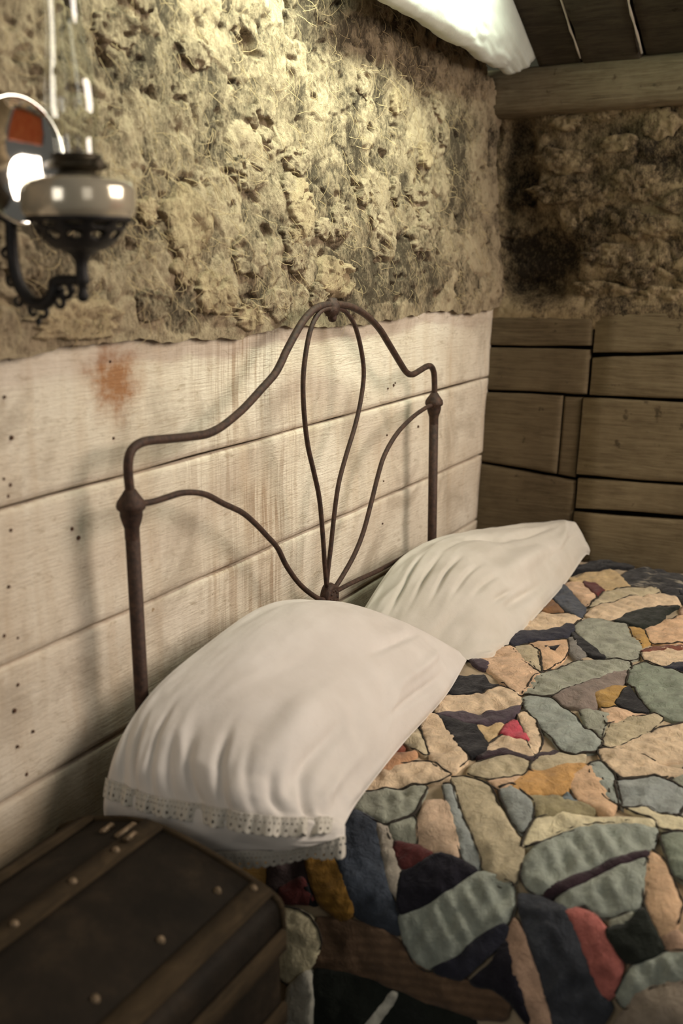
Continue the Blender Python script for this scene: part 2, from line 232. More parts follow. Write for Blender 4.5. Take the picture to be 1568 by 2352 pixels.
def lathe(profile, seg=32, axis_loc=(0, 0, 0), close=False):
    V = []; F = []; n = len(profile)
    for (r, z) in profile:
        for k in range(seg):
            t = 2*math.pi*k/seg; V.append((axis_loc[0]+r*math.cos(t), axis_loc[1]+r*math.sin(t), axis_loc[2]+z))
    for i in range(n-1):
        for k in range(seg):
            F.append((i*seg+k, i*seg+(k+1) % seg, (i+1)*seg+(k+1) % seg, (i+1)*seg+k))
    if close: F.append(tuple(range(seg))[::-1]); F.append(tuple((n-1)*seg+k for k in range(seg)))
    return V, F
def join(*vf):
    V = []; F = []
    for v, f in vf:
        b = len(V); V += [tuple(p) for p in v]; F += [tuple(i+b for i in q) for q in f]
    return V, F
def box(c, s, bevel=0.0, seg=1):
    bm = bmesh.new(); bmesh.ops.create_cube(bm, size=1, matrix=Matrix.Translation(c) @ Matrix.Diagonal((*s, 1)))
    if bevel: bmesh.ops.bevel(bm, geom=bm.edges[:], offset=bevel, segments=seg, affect='EDGES')
    bm.verts.ensure_lookup_table()
    V = [tuple(v.co) for v in bm.verts]; F = [tuple(v.index for v in f.verts) for f in bm.faces]; bm.free(); return V, F

# ------------------------------------------------------------------ materials
class NT:
    def __init__(s, name):
        s.m = bpy.data.materials.new(name); s.m.use_nodes = True; s.t = s.m.node_tree; s.n = s.t.nodes
        s.b = s.n['Principled BSDF']; s.out = s.n['Material Output']
        s.co = s.n.new('ShaderNodeTexCoord').outputs['Object']
    def lk(s, a, b): s.t.links.new(a, b)
    def val(s, sock, v):
        if hasattr(v, 'is_linked') or isinstance(v, bpy.types.NodeSocket): s.lk(v, sock)
        else: sock.default_value = v
    def map(s, scale=(1, 1, 1), rot=(0, 0, 0)):
        n = s.n.new('ShaderNodeMapping'); n.inputs['Scale'].default_value = scale; n.inputs['Rotation'].default_value = rot
        s.lk(s.co, n.inputs['Vector']); return n.outputs[0]
    def noise(s, scale, detail=4, rough=.55, vec=None, dist=0):
        n = s.n.new('ShaderNodeTexNoise'); n.inputs['Scale'].default_value = scale; n.inputs['Detail'].default_value = detail
        n.inputs['Roughness'].default_value = rough; n.inputs['Distortion'].default_value = dist
        s.lk(vec if vec is not None else s.co, n.inputs['Vector']); return n.outputs['Fac']
    def wave(s, scale, dist=2, detail=2, vec=None, dirn='X'):
        n = s.n.new('ShaderNodeTexWave'); n.inputs['Scale'].default_value = scale; n.inputs['Distortion'].default_value = dist
        n.inputs['Detail'].default_value = detail; n.bands_direction = dirn
        s.lk(vec if vec is not None else s.co, n.inputs['Vector']); return n.outputs['Fac']
    def ramp(s, fac, stops, interp='LINEAR'):
        n = s.n.new('ShaderNodeValToRGB'); e = n.color_ramp.elements; n.color_ramp.interpolation = interp
        while len(e) < len(stops): e.new(.5)
        for k, (p, c) in zip(e, stops):
            k.position = p; k.color = (c, c, c, 1) if np.isscalar(c) else (*c, 1)
        s.lk(fac, n.inputs[0]); return n.outputs[0]
    def mix(s, fac, a, b, mode='MIX'):
        n = s.n.new('ShaderNodeMix'); n.data_type = 'RGBA'; n.blend_type = mode
        s.val(n.inputs[0], fac)
        for sock, v in ((n.inputs[6], a), (n.inputs[7], b)):
            if isinstance(v, bpy.types.NodeSocket): s.lk(v, sock)
            else: sock.default_value = (*v, 1)
        return n.outputs[2]
    def math(s, op, a, b=0.0, clamp=False):
        n = s.n.new('ShaderNodeMath'); n.operation = op; n.use_clamp = clamp; s.val(n.inputs[0], a); s.val(n.inputs[1], b); return n.outputs[0]
    def attr(s, name):
        n = s.n.new('ShaderNodeAttribute'); n.attribute_name = name; return n.outputs['Fac']
    def sep(s):
        n = s.n.new('ShaderNodeSeparateXYZ'); s.lk(s.co, n.inputs[0]); return n.outputs
    def bump(s, h, strength=.5, dist=.01):
        n = s.n.new('ShaderNodeBump'); n.inputs['Strength'].default_value = strength; n.inputs['Distance'].default_value = dist
        if s.b.inputs['Normal'].is_linked: s.lk(s.b.inputs['Normal'].links[0].from_socket, n.inputs['Normal'])
        s.lk(h, n.inputs['Height']); s.lk(n.outputs[0], s.b.inputs['Normal'])
    def fin(s, color=None, rough=.9, metal=0, spec=.3):
        if color is not None:
            if isinstance(color, bpy.types.NodeSocket): s.lk(color, s.b.inputs['Base Color'])
            else: s.b.inputs['Base Color'].default_value = (*color, 1)
        s.val(s.b.inputs['Roughness'], rough); s.b.inputs['Metallic'].default_value = metal
        s.b.inputs['Specular IOR Level'].default_value = spec
        return s.m

def sod_material(name, light, mid, dark):
    t = NT(name); tone = t.attr('tone')
    n1 = t.noise(38, 6, .7); n2 = t.noise(170, 5, .75, t.map((1, 1, .45)))
    f = t.math('ADD', t.math('MULTIPLY', n1, .5), t.math('MULTIPLY', n2, .6))
    f = t.math('ADD', f, t.math('MULTIPLY', t.math('SUBTRACT', tone, .5), .34))
    c = t.ramp(f, [(.40, dark), (.535, mid), (.68, light)])
    fib = t.ramp(t.noise(60, 4, .7, t.map((3.5, 3.5, .5), (.3, .5, .2)), 1.5), [(.60, 0.0), (.70, 1.0)])
    c = t.mix(t.math('MULTIPLY', fib, .35), c, tuple(min(1, x*1.25) for x in light))
    t.bump(n1, .7, .010); t.bump(n2, 1.0, .008); t.bump(t.noise(420, 3, .7), .8, .003)
    return t.fin(c, .95, spec=.1)
M = {}
M['sod'] = sod_material('sod_earth', (.47, .365, .24), (.295, .225, .145), (.088, .067, .045))
M['sod_pale'] = sod_material('pale_clay', (.52, .395, .245), (.405, .302, .183), (.18, .132, .08))
M['sod_dark'] = sod_material('dark_sod', (.46, .355, .21), (.22, .165, .098), (.040, .031, .022))  # darker sod tones for the right wall
M['straw'] = NT('dry_root').fin((.42, .31, .17), .8)

def plank_white():
    t = NT('whitewashed_plank'); x, y, z = t.sep()[:]
    base = t.ramp(t.noise(3.2, 5, .6), [(.3, (.56, .465, .36)), (.52, (.67, .585, .475)), (.72, (.76, .685, .575))])
    grain = t.noise(9, 6, .65, t.map((1.2, 1, 22)), .6)
    c = t.mix(t.math('MULTIPLY', t.ramp(grain, [(.52, 0.0), (.75, 1.0)]), .35), base, (.38, .29, .195))
    crack = t.ramp(t.noise(24, 7, .75, t.map((1, 1, 3)), 1.4), [(.55, 0.0), (.66, 1.0)])
    c = t.mix(t.math('MULTIPLY', crack, .62), c, (.34, .265, .18))
    # brown water runs down the boards
    runs = t.ramp(t.noise(30, 4, .6, t.map((1.5, 1, .05)), .3), [(.49, 0.0), (.57, 1.0)])
    run2 = t.ramp(t.noise(85, 4, .6, t.map((1.4, 1, .035)), .2), [(.52, 0.0), (.60, 1.0)])
    runs = t.math('MAXIMUM', runs, t.math('MULTIPLY', run2, .8))
    band = t.ramp(t.math('MULTIPLY', t.math('ADD', x, 1.42), 1.0), [(0, 1.0), (.24, 0.0)])
    band = t.math('SUBTRACT', 1.0, t.math('MULTIPLY', t.math('ABSOLUTE', t.math('ADD', x, 1.40)), 2.7), True)
    wob = t.ramp(t.noise(5, 3, .6), [(.4, 0.15), (.62, 1.0)])
    c = t.mix(t.math('MULTIPLY', t.math('MULTIPLY', runs, band), t.math('MULTIPLY', wob, .85)), c, (.27, .165, .09))
    faint = t.ramp(t.noise(14, 5, .6, t.map((1.2, 1, .12)), .4), [(.5, 0.0), (.72, 1.0)])
    c = t.mix(t.math('MULTIPLY', faint, .45), c, (.46, .33, .21))
    # grey weathered blotches and a rust bloom
    bl = t.ramp(t.noise(4.5, 6, .68, None, .6), [(.50, 0.0), (.64, 1.0)])
    c = t.mix(t.math('MULTIPLY', bl, .68), c, (.37, .30, .225))
    dx = t.math('MULTIPLY', t.math('ADD', x, 1.842), 11.0); dz = t.math('MULTIPLY', t.math('SUBTRACT', z, 1.262), 12.0)
    rr = t.math('ADD', t.math('MULTIPLY', dx, dx), t.math('MULTIPLY', dz, dz))
    rr = t.math('ADD', rr, t.math('MULTIPLY', t.math('SUBTRACT', t.noise(26, 5, .7), .5), 1.8))
    c = t.mix(t.ramp(rr, [(0.0, .9), (.25, .6), (.6, .22), (1.0, 0.0)]), c, (.27, .105, .03))
    spots = t.ramp(t.noise(48, 3, .6), [(.70, 0.0), (.76, 1.0)])
    c = t.mix(t.math('MULTIPLY', spots, .8), c, (.28, .19, .10))
    # brown wood, with shade painted into the colour, at the foot of the wall
    foot = t.ramp(t.math('ADD', z, t.math('MULTIPLY', t.noise(7, 4), .12)), [(.62, 1.0), (.74, 0.0)])
    c = t.mix(t.math('MULTIPLY', foot, .75), c, (.22, .16, .09))
    top = t.ramp(t.math('ADD', z, t.math('MULTIPLY', t.noise(9, 5), .14)), [(1.33, 0.0), (1.42, 1.0)])
    c = t.mix(t.math('MULTIPLY', top, .5), c, (.36, .275, .19))
    t.bump(grain, .5, .006); t.bump(crack, -.5, .004); t.bump(t.noise(120, 4, .7, t.map((.6, 1, 2))), .5, .003)
    return t.fin(c, .85, spec=.2)
M['plank_white'] = plank_white()
def plank_brown(name, a, b, c0):
    t = NT(name)
    grain = t.noise(7, 6, .65, t.map((2, 1.2, 20)), .8)
    c = t.ramp(grain, [(.30, a), (.5, b), (.72, c0)])
    bl = t.ramp(t.noise(6, 5, .65), [(.42, 0.0), (.68, 1.0)])
    c = t.mix(t.math('MULTIPLY', bl, .45), c, tuple(x*1.25 for x in c0))
    kn = t.ramp(t.noise(22, 3, .6), [(.66, 0.0), (.73, 1.0)])
    c = t.mix(t.math('MULTIPLY', kn, .7), c, tuple(x*.45 for x in a))
    t.bump(grain, .45, .005); t.bump(t.noise(150, 3, .7), .25, .002)
    return t.fin(c, .9, spec=.15)
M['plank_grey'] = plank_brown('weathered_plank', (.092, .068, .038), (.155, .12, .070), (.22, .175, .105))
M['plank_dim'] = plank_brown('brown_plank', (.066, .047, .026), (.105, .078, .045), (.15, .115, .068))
M['log'] = plank_brown('weathered_log', (.10, .078, .048), (.17, .135, .085), (.24, .195, .13))
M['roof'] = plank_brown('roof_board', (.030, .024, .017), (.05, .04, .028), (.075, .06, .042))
M['floor'] = plank_brown('floor_board', (.02, .015, .01), (.035, .027, .018), (.05, .04, .028))
M['dark'] = NT('dark_earth').fin((.03, .024, .018), .95)
def iron(name, a, b, rough=.62, metal=.35):
    t = NT(name); n = t.noise(90, 5, .65)
    c = t.ramp(n, [(.35, a), (.68, b)])
    t.bump(t.noise(260, 4, .7), .5, .002)
    return t.fin(c, rough, metal, .4)
M['iron'] = iron('rusted_iron', (.030, .018, .014), (.085, .045, .030))
M['cast'] = iron('black_cast_iron', (.010, .009, .009), (.028, .024, .022), .5)
M['brass'] = iron('tarnished_brass', (.035, .028, .018), (.075, .058, .034), .4, .7)
M['nail'] = iron('nail_head', (.05, .025, .015), (.12, .055, .03), .8, .1)
def cloth_mat(name, c1, c2, weave=900, spec=.15, sheen=.2):
    t = NT(name)
    c = t.mix(t.ramp(t.noise(7, 5, .6), [(.35, 0.0), (.65, 1.0)]), c1, c2)
    fl = t.ramp(t.noise(230, 2, .5), [(.74, 0.0), (.80, 1.0)])
    c = t.mix(t.math('MULTIPLY', fl, .35), c, tuple(x*.45 for x in c1))
    t.bump(t.noise(weave, 2, .6), .25, .001); t.bump(t.noise(60, 4, .6), .15, .004)
    t.b.inputs['Sheen Weight'].default_value = sheen
    return t.fin(c, .9, spec=spec)
M['linen'] = cloth_mat('white_linen', (.66, .615, .56), (.73, .69, .64))
M['linen2'] = cloth_mat('grey_white_linen', (.60, .565, .485), (.68, .645, .57))
M['muslin'] = cloth_mat('ceiling_muslin', (.56, .58, .51), (.66, .68, .61))
M['ticking'] = cloth_mat('mattress_ticking', (.45, .40, .32), (.52, .46, .38))
M['quilt_base'] = cloth_mat('quilt_backing', (.40, .315, .205), (.50, .40, .27))
M['thread'] = NT('dark_thread').fin((.045, .038, .030), .9)
M['lace'] = cloth_mat('crochet_lace', (.56, .525, .45), (.62, .585, .51))

PC = dict(black=(.016, .016, .018), streak=(.03, .03, .032), ochre=(.50, .37, .20), maroon=(.115, .030, .028), tan=(.56, .39, .255),
    slate=(.075, .085, .105), brown=(.19, .10, .045), olivecream=(.42, .36, .24), cream=(.58, .45, .305), greenblack=(.020, .024, .019),
    navy=(.030, .031, .045), sage=(.285, .295, .235), sageblue=(.275, .305, .270), mustard=(.38, .235, .075), peach=(.56, .375, .23), grey=(.21, .20, .18),
    plum=(.085, .062, .078), red=(.42, .06, .085), seam=(.042, .025, .032), greybrown=(.21, .17, .145), green=(.215, .245, .19),
    rust=(.16, .06, .04), brick=(.24, .075, .045), terracotta=(.42, .235, .13), orange=(.47, .27, .10), olive=(.27, .235, .135),
    blue=(.13, .165, .18), greyblue=(.27, .295, .28), palecream=(.60, .54, .36), seafoam=(.305, .335, .285), rosecream=(.50, .37, .26),
    navyblack=(.015, .014, .021), denim=(.050, .060, .078), greycream=(.40, .355, .29), darkplum=(.07, .05, .05), amber=(.27, .145, .03),
    brownstripe=(.155, .098, .06), white=(.58, .56, .47), rosetan=(.40, .265, .185), charcoal=(.050, .055, .066), pink=(.38, .125, .105), greytan=(.29, .24, .185))
WORDS = dict(streak='black streaked', olivecream='olive cream', greenblack='green black', sageblue='pale blue green', greybrown='grey brown', greyblue='grey blue',
    palecream='pale cream', rosecream='rosy cream', navyblack='blue black', greycream='greyish cream', darkplum='dark plum', brownstripe='brown striped', rosetan='rosy tan', greytan='grey tan')
def patch_mat(k):
    c = PC[k]; c = tuple(x*(1.34 if max(c) > .35 else 1.28 if max(c) > .15 else 1.1) for x in c); t = NT('patch_'+k)
    col = t.mix(t.ramp(t.noise(28, 5, .65), [(.35, 0.0), (.68, 1.0)]), tuple(x*.74 for x in c), tuple(min(1, x*1.16) for x in c))
    if k in ('brownstripe', 'amber'):
        st = t.wave(26, 1.5, 2, t.map((1, .35, 1), (.5, 0, .0)), 'Z')
        col = t.mix(t.math('MULTIPLY', st, .5), col, tuple(x*.5 for x in c))
    if k in ('streak',):
        st = t.ramp(t.noise(26, 4, .6, t.map((3, .5, 1), (0, 0, .6))), [(.58, 0.0), (.64, 1.0)])
        col = t.mix(t.math('MULTIPLY', st, .75), col, (.40, .36, .28))
    if k in ('cream', 'olivecream', 'tan', 'palecream', 'seafoam', 'ochre'):
        st = t.ramp(t.noise(60, 4, .7, t.map((2.2, .35, 1), (0, 0, .4)), .6), [(.56, 0.0), (.70, 1.0)])
        col = t.mix(t.math('MULTIPLY', st, .32), col, tuple(x*.5 for x in c))
    if k in ('denim', 'charcoal'):
        st = t.ramp(t.noise(12, 5, .7), [(.52, 0.0), (.70, 1.0)])
        col = t.mix(t.math('MULTIPLY', st, .5), col, tuple(min(1, x*2.6) for x in c))
    t.bump(t.noise(600, 2, .6), .4, .001); t.bump(t.noise(55, 5, .65, None, 1.2), .8, .006)
    t.b.inputs['Sheen Weight'].default_value = .15
    return t.fin(col, .92, spec=.12)
def leather():
    t = NT('trunk_leather')
    c = t.ramp(t.noise(9, 6, .65), [(.38, (.009, .007, .0045)), (.56, (.017, .0125, .008)), (.72, (.034, .024, .014))])
    t.bump(t.noise(120, 5, .7), .5, .003)
    return t.fin(c, .72, spec=.16)
M['leather'] = leather()
M['slat'] = plank_brown('trunk_slat', (.016, .0115, .0065), (.030, .021, .011), (.052, .036, .019))
M['brassbit'] = iron('worn_brass', (.10, .072, .04), (.30, .22, .14), .5, .4)
M['nickel'] = NT('nickel_plate').fin((.62, .57, .47), .16, 1.0)
M['mirror'] = NT('mercury_mirror').fin((.86, .84, .80), .05, 1.0)
def thin_glass():
    t = NT('lamp_glass'); n = t.n
    tr = n.new('ShaderNodeBsdfTransparent'); tr.inputs[0].default_value = (.93, .95, .92, 1)
    gl = n.new('ShaderNodeBsdfGlossy'); gl.inputs['Roughness'].default_value = .03
    lw = n.new('ShaderNodeLayerWeight'); lw.inputs['Blend'].default_value = .25
    mx = n.new('ShaderNodeMixShader')
    f = t.math('ADD', t.math('MULTIPLY', lw.outputs['Facing'], .55), .05, True)
    t.lk(f, mx.inputs[0]); t.lk(tr.outputs[0], mx.inputs[1]); t.lk(gl.outputs[0], mx.inputs[2]); t.lk(mx.outputs[0], t.out.inputs['Surface'])
    return t.m
M['glass'] = thin_glass()
def font_glass():
    t = NT('milky_font_glass')
    t.b.inputs['Transmission Weight'].default_value = .0; t.b.inputs['Coat Weight'].default_value = 1.0; t.b.inputs['Coat Roughness'].default_value = .03
    c = t.ramp(t.noise(14, 3), [(.3, (.56, .49, .36)), (.7, (.64, .57, .44))])
    return t.fin(c, .16, .45, .6)
M['font'] = font_glass()

# ================================================================== SETTING
# ---------------------------------------------------------------- headboard wall: sod above, whitewashed boards below
def sod_height(x, z, seed=11):
    h = .014*fbm(x*4, z*4, seed) + .008*fbm(x*10, z*11, seed+9, 3)
    ax = .030*fbm(x*14, z*14, seed+3, 3); az = .030*fbm(x*14+9, z*14, seed+4, 3)
    f1, f2, cid = worley((x+ax)*8, (z+az)*11, seed+5)
    h += .0035*(sstep(0, .20, f2-f1)-.5) + .006*(cid-.5)*sstep(0, .10, f2-f1)
    g1, g2, cid2 = worley((x+ax*1.2)*24, (z+az*1.2)*20, seed+8)
    h += .0045*(cid2-.5)*sstep(0, .12, g2-g1)
    # matted fibres: strongly warped noise, stretched downwards
    bx = .020*fbm(x*30, z*26, seed+12, 3); bz = .030*fbm(x*30+7, z*26, seed+13, 3)
    h += .0045*fbm((x+bx)*60, (z+bz)*26, seed+16, 4, .65) + .0035*(1-2*np.abs(fbm((x+bx*1.5)*48, (z+bz)*14, seed+18, 3, .6)))
    h -= .018*sstep(.46, .62, fbm((x+ax)*16, (z+az)*24, seed+20, 3)) + .009*sstep(.42, .6, fbm((x+ax)*34, (z+az)*46, seed+26, 2))
    return h, cid, cid2
def wall_edge(x):
    return 1.330+.006*np.sin(x*9)+.012*fbm(x*16, x*0, 41)
xs = np.unique(np.r_[np.arange(-3.6, -2.25, .02), np.arange(-2.25, .13, .0042)])
zs = np.arange(0, 1.0, .0042)
X, Zt = np.meshgrid(xs, zs, indexing='ij')
top = np.clip(2.035 - .51*(X+.05), 1.9, 2.75) - .0
Zw = wall_edge(X) - .012 + Zt
h, cid, cid2 = sod_height(X, Zw)
fade = sstep(0, .07, Zt)                       # smear of clay where the sod meets the boards
Y = -(h*(.35+.65*fade) + .016 - .030*sstep(.02, .5, Zt))
corner = sstep(-.10, .10, X)                   # the sod rounds off into the corner
Y = Y + .0*corner
Y += .05*sstep(.04, .13, X)
keep = (Zw < np.minimum(top, 2.30))[:-1, :-1] & (X + .018*fbm(Zw*9, Zw*0+2, 51) < .10 - .20*sstep(1.86, 2.02, Zw) )[:-1, :-1]
P = np.stack([X, Y, Zw], -1)
wall_left, used = grid_obj('wall_left', P, M['sod'], None, True, keep, flip=True)
tone = np.clip(.5+.65*(cid-.5)+.4*(cid2-.5)+.55*fbm(X*7, Zw*7, 61)+.3*fbm(X*30, Zw*24, 71, 3), 0, 1)
tone = tone*(1-.35*(1-fade)) + .35*(1-fade)*.85
set_attr(wall_left, 'tone', tone.reshape(-1)[used])
tag(wall_left, kind='structure')
# solid earth behind the sod face, so no light leaks through
v, f = join(box((-1.75, .16, 1.95), (3.9, .12, 1.3)), box((-1.75, .13, .66), (3.9, .16, 1.34)))
back = mesh_obj('earth_core', v, f, M['dark'], wall_left, False)

# paler clods standing proud of the wall
def clod(cx, cz, rx, rz, seed, mat, lift=.022):
    n, m = 17, 64
    th = np.linspace(0, 2*math.pi, m); rr = np.linspace(0, 1, n)
    R, T = np.meshgrid(rr, th, indexing='ij')
    out = 1+.38*fbm(np.cos(T)*1.8+seed, np.sin(T)*1.8, seed, 3)+.22*fbm(np.cos(T)*6+seed, np.sin(T)*6, seed+1, 3)
    out[:, -1] = out[:, 0]
    xx = cx+rx*R*out*np.cos(T); zz = np.maximum(cz+rz*R*out*np.sin(T), wall_edge(xx)-.002)
    hh, _, _ = sod_height(xx, zz)
    hh2 = .85*hh + lift*(1-R**8) + -.0*xx + .0022*fbm(xx*60, zz*40, seed+3, 3, .6) + .003*fbm(xx*18, zz*18, seed+5) + .0018*fbm(xx*120, zz*110, seed+6, 2) - .03*sstep(.86, 1, R)
    fd = sstep(0, .07, zz-wall_edge(xx))
    yy = -(hh2*(.5+.5*fd)+.020-.030*sstep(.02, .5, zz-wall_edge(xx)))
    o, u = grid_obj('sod_clod', np.stack([xx, yy, zz], -1), mat, wall_left, True, flip=True)
    set_attr(o, 'tone', np.clip(.62+.5*fbm(xx*20, zz*20, seed+7, 4), 0, 1).reshape(-1)[u])
    return o
clods = [(-1.640, 1.520, .075, .070), (-1.655, 1.448, .050, .040), (-1.225, 1.572, .060, .055), (-1.075, 1.425, .085, .050), (-1.565, 1.400, .060, .045),
         (-1.455, 1.350, .060, .028), (-1.95, 1.365, .120, .038), (-1.755, 1.535, .030, .026), (-1.25, 1.515, .035, .028), (-1.16, 1.385, .05, .030),
         (-1.76, 1.385, .055, .03), (-1.34, 1.375, .055, .034), (-1.05, 1.545, .05, .04), (-1.215, 1.66, .05, .032), (-1.42, 1.62, .05, .03),
         (-2.07, 1.46, .05, .035)]
for i, (a, b, c, d) in enumerate(clods): clod(a, b, c, d, 100+7*i, M['sod_pale'] if i < 9 else M['sod'], .009 if i < 9 else .006)
r2 = np.random.default_rng(3)
for i in range(22):
    x = r2.uniform(-2.1, -.35); z = r2.uniform(1.42, 1.95)
    clod(x, z, r2.uniform(.03, .07), r2.uniform(.022, .045), 400+5*i, M['sod_pale'] if r2.random() < .2 else M['sod'], r2.uniform(.004, .010))
# loose dry roots
V = []; F = []
for i in range(1200):
    x = r2.uniform(-2.2, -.1) if i < 1000 else r2.normal(-1.75, .25); z = r2.uniform(1.345, 2.05) if i < 1000 else r2.uniform(1.36, 1.7)
    hh = float(sod_height(np.array([x]), np.array([z]))[0][0]); y0 = -(hh*.9+.016-.03*float(sstep(.02, .5, z-1.33)))
    L = r2.uniform(.015, .075); a = r2.normal(-math.pi/2, .9); k = r2.normal(0, .45)
    pts = []
    for s in np.linspace(0, 1, 5):
        pts.append((x+L*s*math.cos(a+k*s), y0-.004-.016*math.sin(s*2.6)*r2.uniform(.6, 1.2), z+L*s*math.sin(a+k*s)))
    v, f = tube(pts, np.linspace(.0007, .0003, 5), 3, False); b = len(V); V += v; F += [tuple(q+b for q in t) for t in f]
tag(mesh_obj('root_fibres', V, F, M['straw'], wall_left), kind='stuff')

def plank(x0, x1, z0a, z0b, z1a, z1b, mat, parent, y0=0.0, th=.028, axis='x', tilt=0.0, seed=0, wob=.0025, end_cut=0.0, nx=None):
    """one board: front face as a grid with worn edges, closed at the back"""
    L = abs(x1-x0); nx = nx or max(6, int(L/.05)); nz = 9
    s = np.linspace(0, 1, nx); t = np.r_[0, .02, .06, .25, .5, .75, .94, .98, 1]
    Sx, Tz = np.meshgrid(s, t, indexing='ij')
    lo = z0a+(z0b-z0a)*Sx + wob*fbm(Sx*L*6, Sx*0+seed, 300+seed); hi = z1a+(z1b-z1a)*Sx + wob*fbm(Sx*L*6, Sx*0+seed+9, 340+seed)
    Z = lo+(hi-lo)*Tz; XX = x0+(x1-x0)*Sx + end_cut*(Tz-.5)*Sx
    edge = np.minimum(np.minimum(Tz, 1-Tz)*(hi-lo), np.minimum(Sx, 1-Sx)*L)
    depth = -.005*(1-np.clip(edge/.007, 0, 1))**2 + .0022*fbm(Sx*L*3, Tz*2+seed, 380+seed) + .0015*np.cos(Tz*math.pi*2)
    n = nx*nz
    if axis == 'x': A = np.stack([XX, y0-depth*1.0, Z], -1); Bk = np.stack([XX, y0+th+0*XX, Z], -1)
    else: A = np.stack([y0-depth+tilt*(Z-1.3), XX, Z], -1); Bk = np.stack([y0+th+tilt*(Z-1.3), XX, Z], -1)
    v = np.r_[A.reshape(-1, 3), Bk.reshape(-1, 3)]; i = np.arange(n).reshape(nx, nz); q = []
    for a in range(nx-1):
        for b in range(nz-1): q.append((i[a, b], i[a+1, b], i[a+1, b+1], i[a, b+1]))
    ring = [i[a, 0] for a in range(nx)]+[i[-1, b] for b in range(1, nz)]+[i[a, -1] for a in range(nx-2, -1, -1)]+[i[0, b] for b in range(nz-2, 0, -1)]
    for a, b in zip(ring, ring[1:]+ring[:1]): q.append((b, a, a+n, b+n))
    q.append(tuple(k+n for k in ring[::-1]))
    o = mesh_obj('plank', v, q, mat, parent)
    bm = bmesh.new(); bm.from_mesh(o.data); bmesh.ops.recalc_face_normals(bm, faces=bm.faces[:]); bm.to_mesh(o.data); bm.free()
    return o
g = .0026
seams = [(1.331, 1.336), (1.094, 1.104), (.856, .862), (.634, .652), (.40, .43), (.17, .19)]
ends = [.030, -.004, -.040, -.066, -.10]
planks = []
for i in range(5):
    planks.append(plank(-3.6, ends[i], seams[i+1][0]+g, seams[i+1][1]+g, seams[i][0]-g, seams[i][1]-g, M['plank_white'], wall_left, 0, .028, seed=i, end_cut=.03, nx=80))
# nails driven into the boards
nail_v, nail_f = lathe([(0.0001, -.0020), (.0024, -.0016), (.0032, -.0004), (.0032, .003)], 10)
nail_me = bpy.data.meshes.new('nail'); nail_me.from_pydata([(a, c, b) for a, b, c in nail_v], [], nail_f); nail_me.materials.append(M['nail'])
for (x, z) in D['NAILS']:
    for i in range(5):
        if seams[i+1][0]+.01 < z < seams[i][0]-.008:
            o = bpy.data.objects.new('nail', nail_me); COL.objects.link(o); o.parent = planks[i]
            o.location = (x, -.0008, z); k = random.uniform(.7, 1.25); o.scale = (k, 1, k); break

# ---------------------------------------------------------------- right wall
TILT = .1/.75
def rx(z): return .02+TILT*(z-1.3)
ys = np.unique(np.r_[np.arange(-2.3, -1.0, .03), np.arange(-1.0, .09, .006)])
zs = np.arange(1.262, 1.99, .006)
Yg, Zg = np.meshgrid(ys, zs, indexing='ij')
h, cid, cid2 = sod_height(Yg*1.0+20, Zg, 211)
course = .009*np.sin((Zg-1.29)*2*math.pi/.115+1.5*fbm(Yg*4, Zg*2, 231))     # laid courses of sod
fd = sstep(1.30, 1.40, Zg)
# the hollow where a sod has fallen out beside the corner
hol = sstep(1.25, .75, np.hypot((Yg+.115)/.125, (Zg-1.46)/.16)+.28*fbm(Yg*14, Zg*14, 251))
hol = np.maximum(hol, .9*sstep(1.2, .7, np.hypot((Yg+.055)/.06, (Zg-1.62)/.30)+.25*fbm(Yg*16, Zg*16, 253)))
Xg = .055 - (h*.95+course)*(.3+.7*fd) - .035*(1-fd) + .05*hol*fd
wall_right, used = grid_obj('wall_right', np.stack([Xg, Yg, Zg], -1), M['sod_dark'], None, True)
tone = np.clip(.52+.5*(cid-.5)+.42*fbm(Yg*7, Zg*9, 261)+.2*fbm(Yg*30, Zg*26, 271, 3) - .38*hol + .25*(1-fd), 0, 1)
set_attr(wall_right, 'tone', tone.reshape(-1)[used]); tag(wall_right, kind='structure')
v, f = box((.26, -1.1, 1.2), (.22, 2.7, 2.4)); mesh_obj('earth_core', v, f, M['dark'], wall_right, False)
def clod_r(cy, cz, ry, rz, seed, tonev, lift=.014):
    n, m = 13, 40
    R, T = np.meshgrid(np.linspace(0, 1, n), np.linspace(0, 2*math.pi, m), indexing='ij')
    out = 1+.45*fbm(np.cos(T)*1.8+seed, np.sin(T)*1.8, seed, 3)+.25*fbm(np.cos(T)*6+seed, np.sin(T)*6, seed+1, 3); out[:, -1] = out[:, 0]
    yy = cy+ry*R*out*np.cos(T); zz = np.maximum(cz+rz*R*out*np.sin(T), 1.29)
    hh = lift*(1-R**5)+-.5*0+.8*sod_height(yy+20, zz, 211)[0]+.009*fbm(yy*55, zz*55, seed+3, 3, .6)+.008*fbm(yy*18, zz*18, seed+5)-.05*sstep(.85, 1, R)
    o, u = grid_obj('sod_clod', np.stack([.052-hh, yy, zz], -1), M['sod_dark'], wall_right, True)
    set_attr(o, 'tone', np.clip(tonev+.5*fbm(yy*20, zz*20, seed+7, 4), 0, 1).reshape(-1)[u])
for i, a in enumerate([(-.29, 1.885, .07, .03, .95), (-.20, 1.865, .06, .025, .8), (-.36, 1.80, .07, .03, .75), (-.20, 1.76, .11, .045, .62), (-.19, 1.67, .12, .045, .6),
                       (-.42, 1.69, .09, .05, .62), (-.42, 1.57, .10, .045, .58), (-.34, 1.48, .09, .04, .55), (-.47, 1.85, .06, .05, .8),
                       (-.33, 1.38, .10, .035, .7), (-.50, 1.36, .08, .04, .75), (-.60, 1.62, .10, .06, .6), (-.62, 1.45, .09, .05, .6), (-.42, 1.42, .06, .03, .6)]):
    clod_r(*a[:4], 700+9*i, .12+.72*a[4])
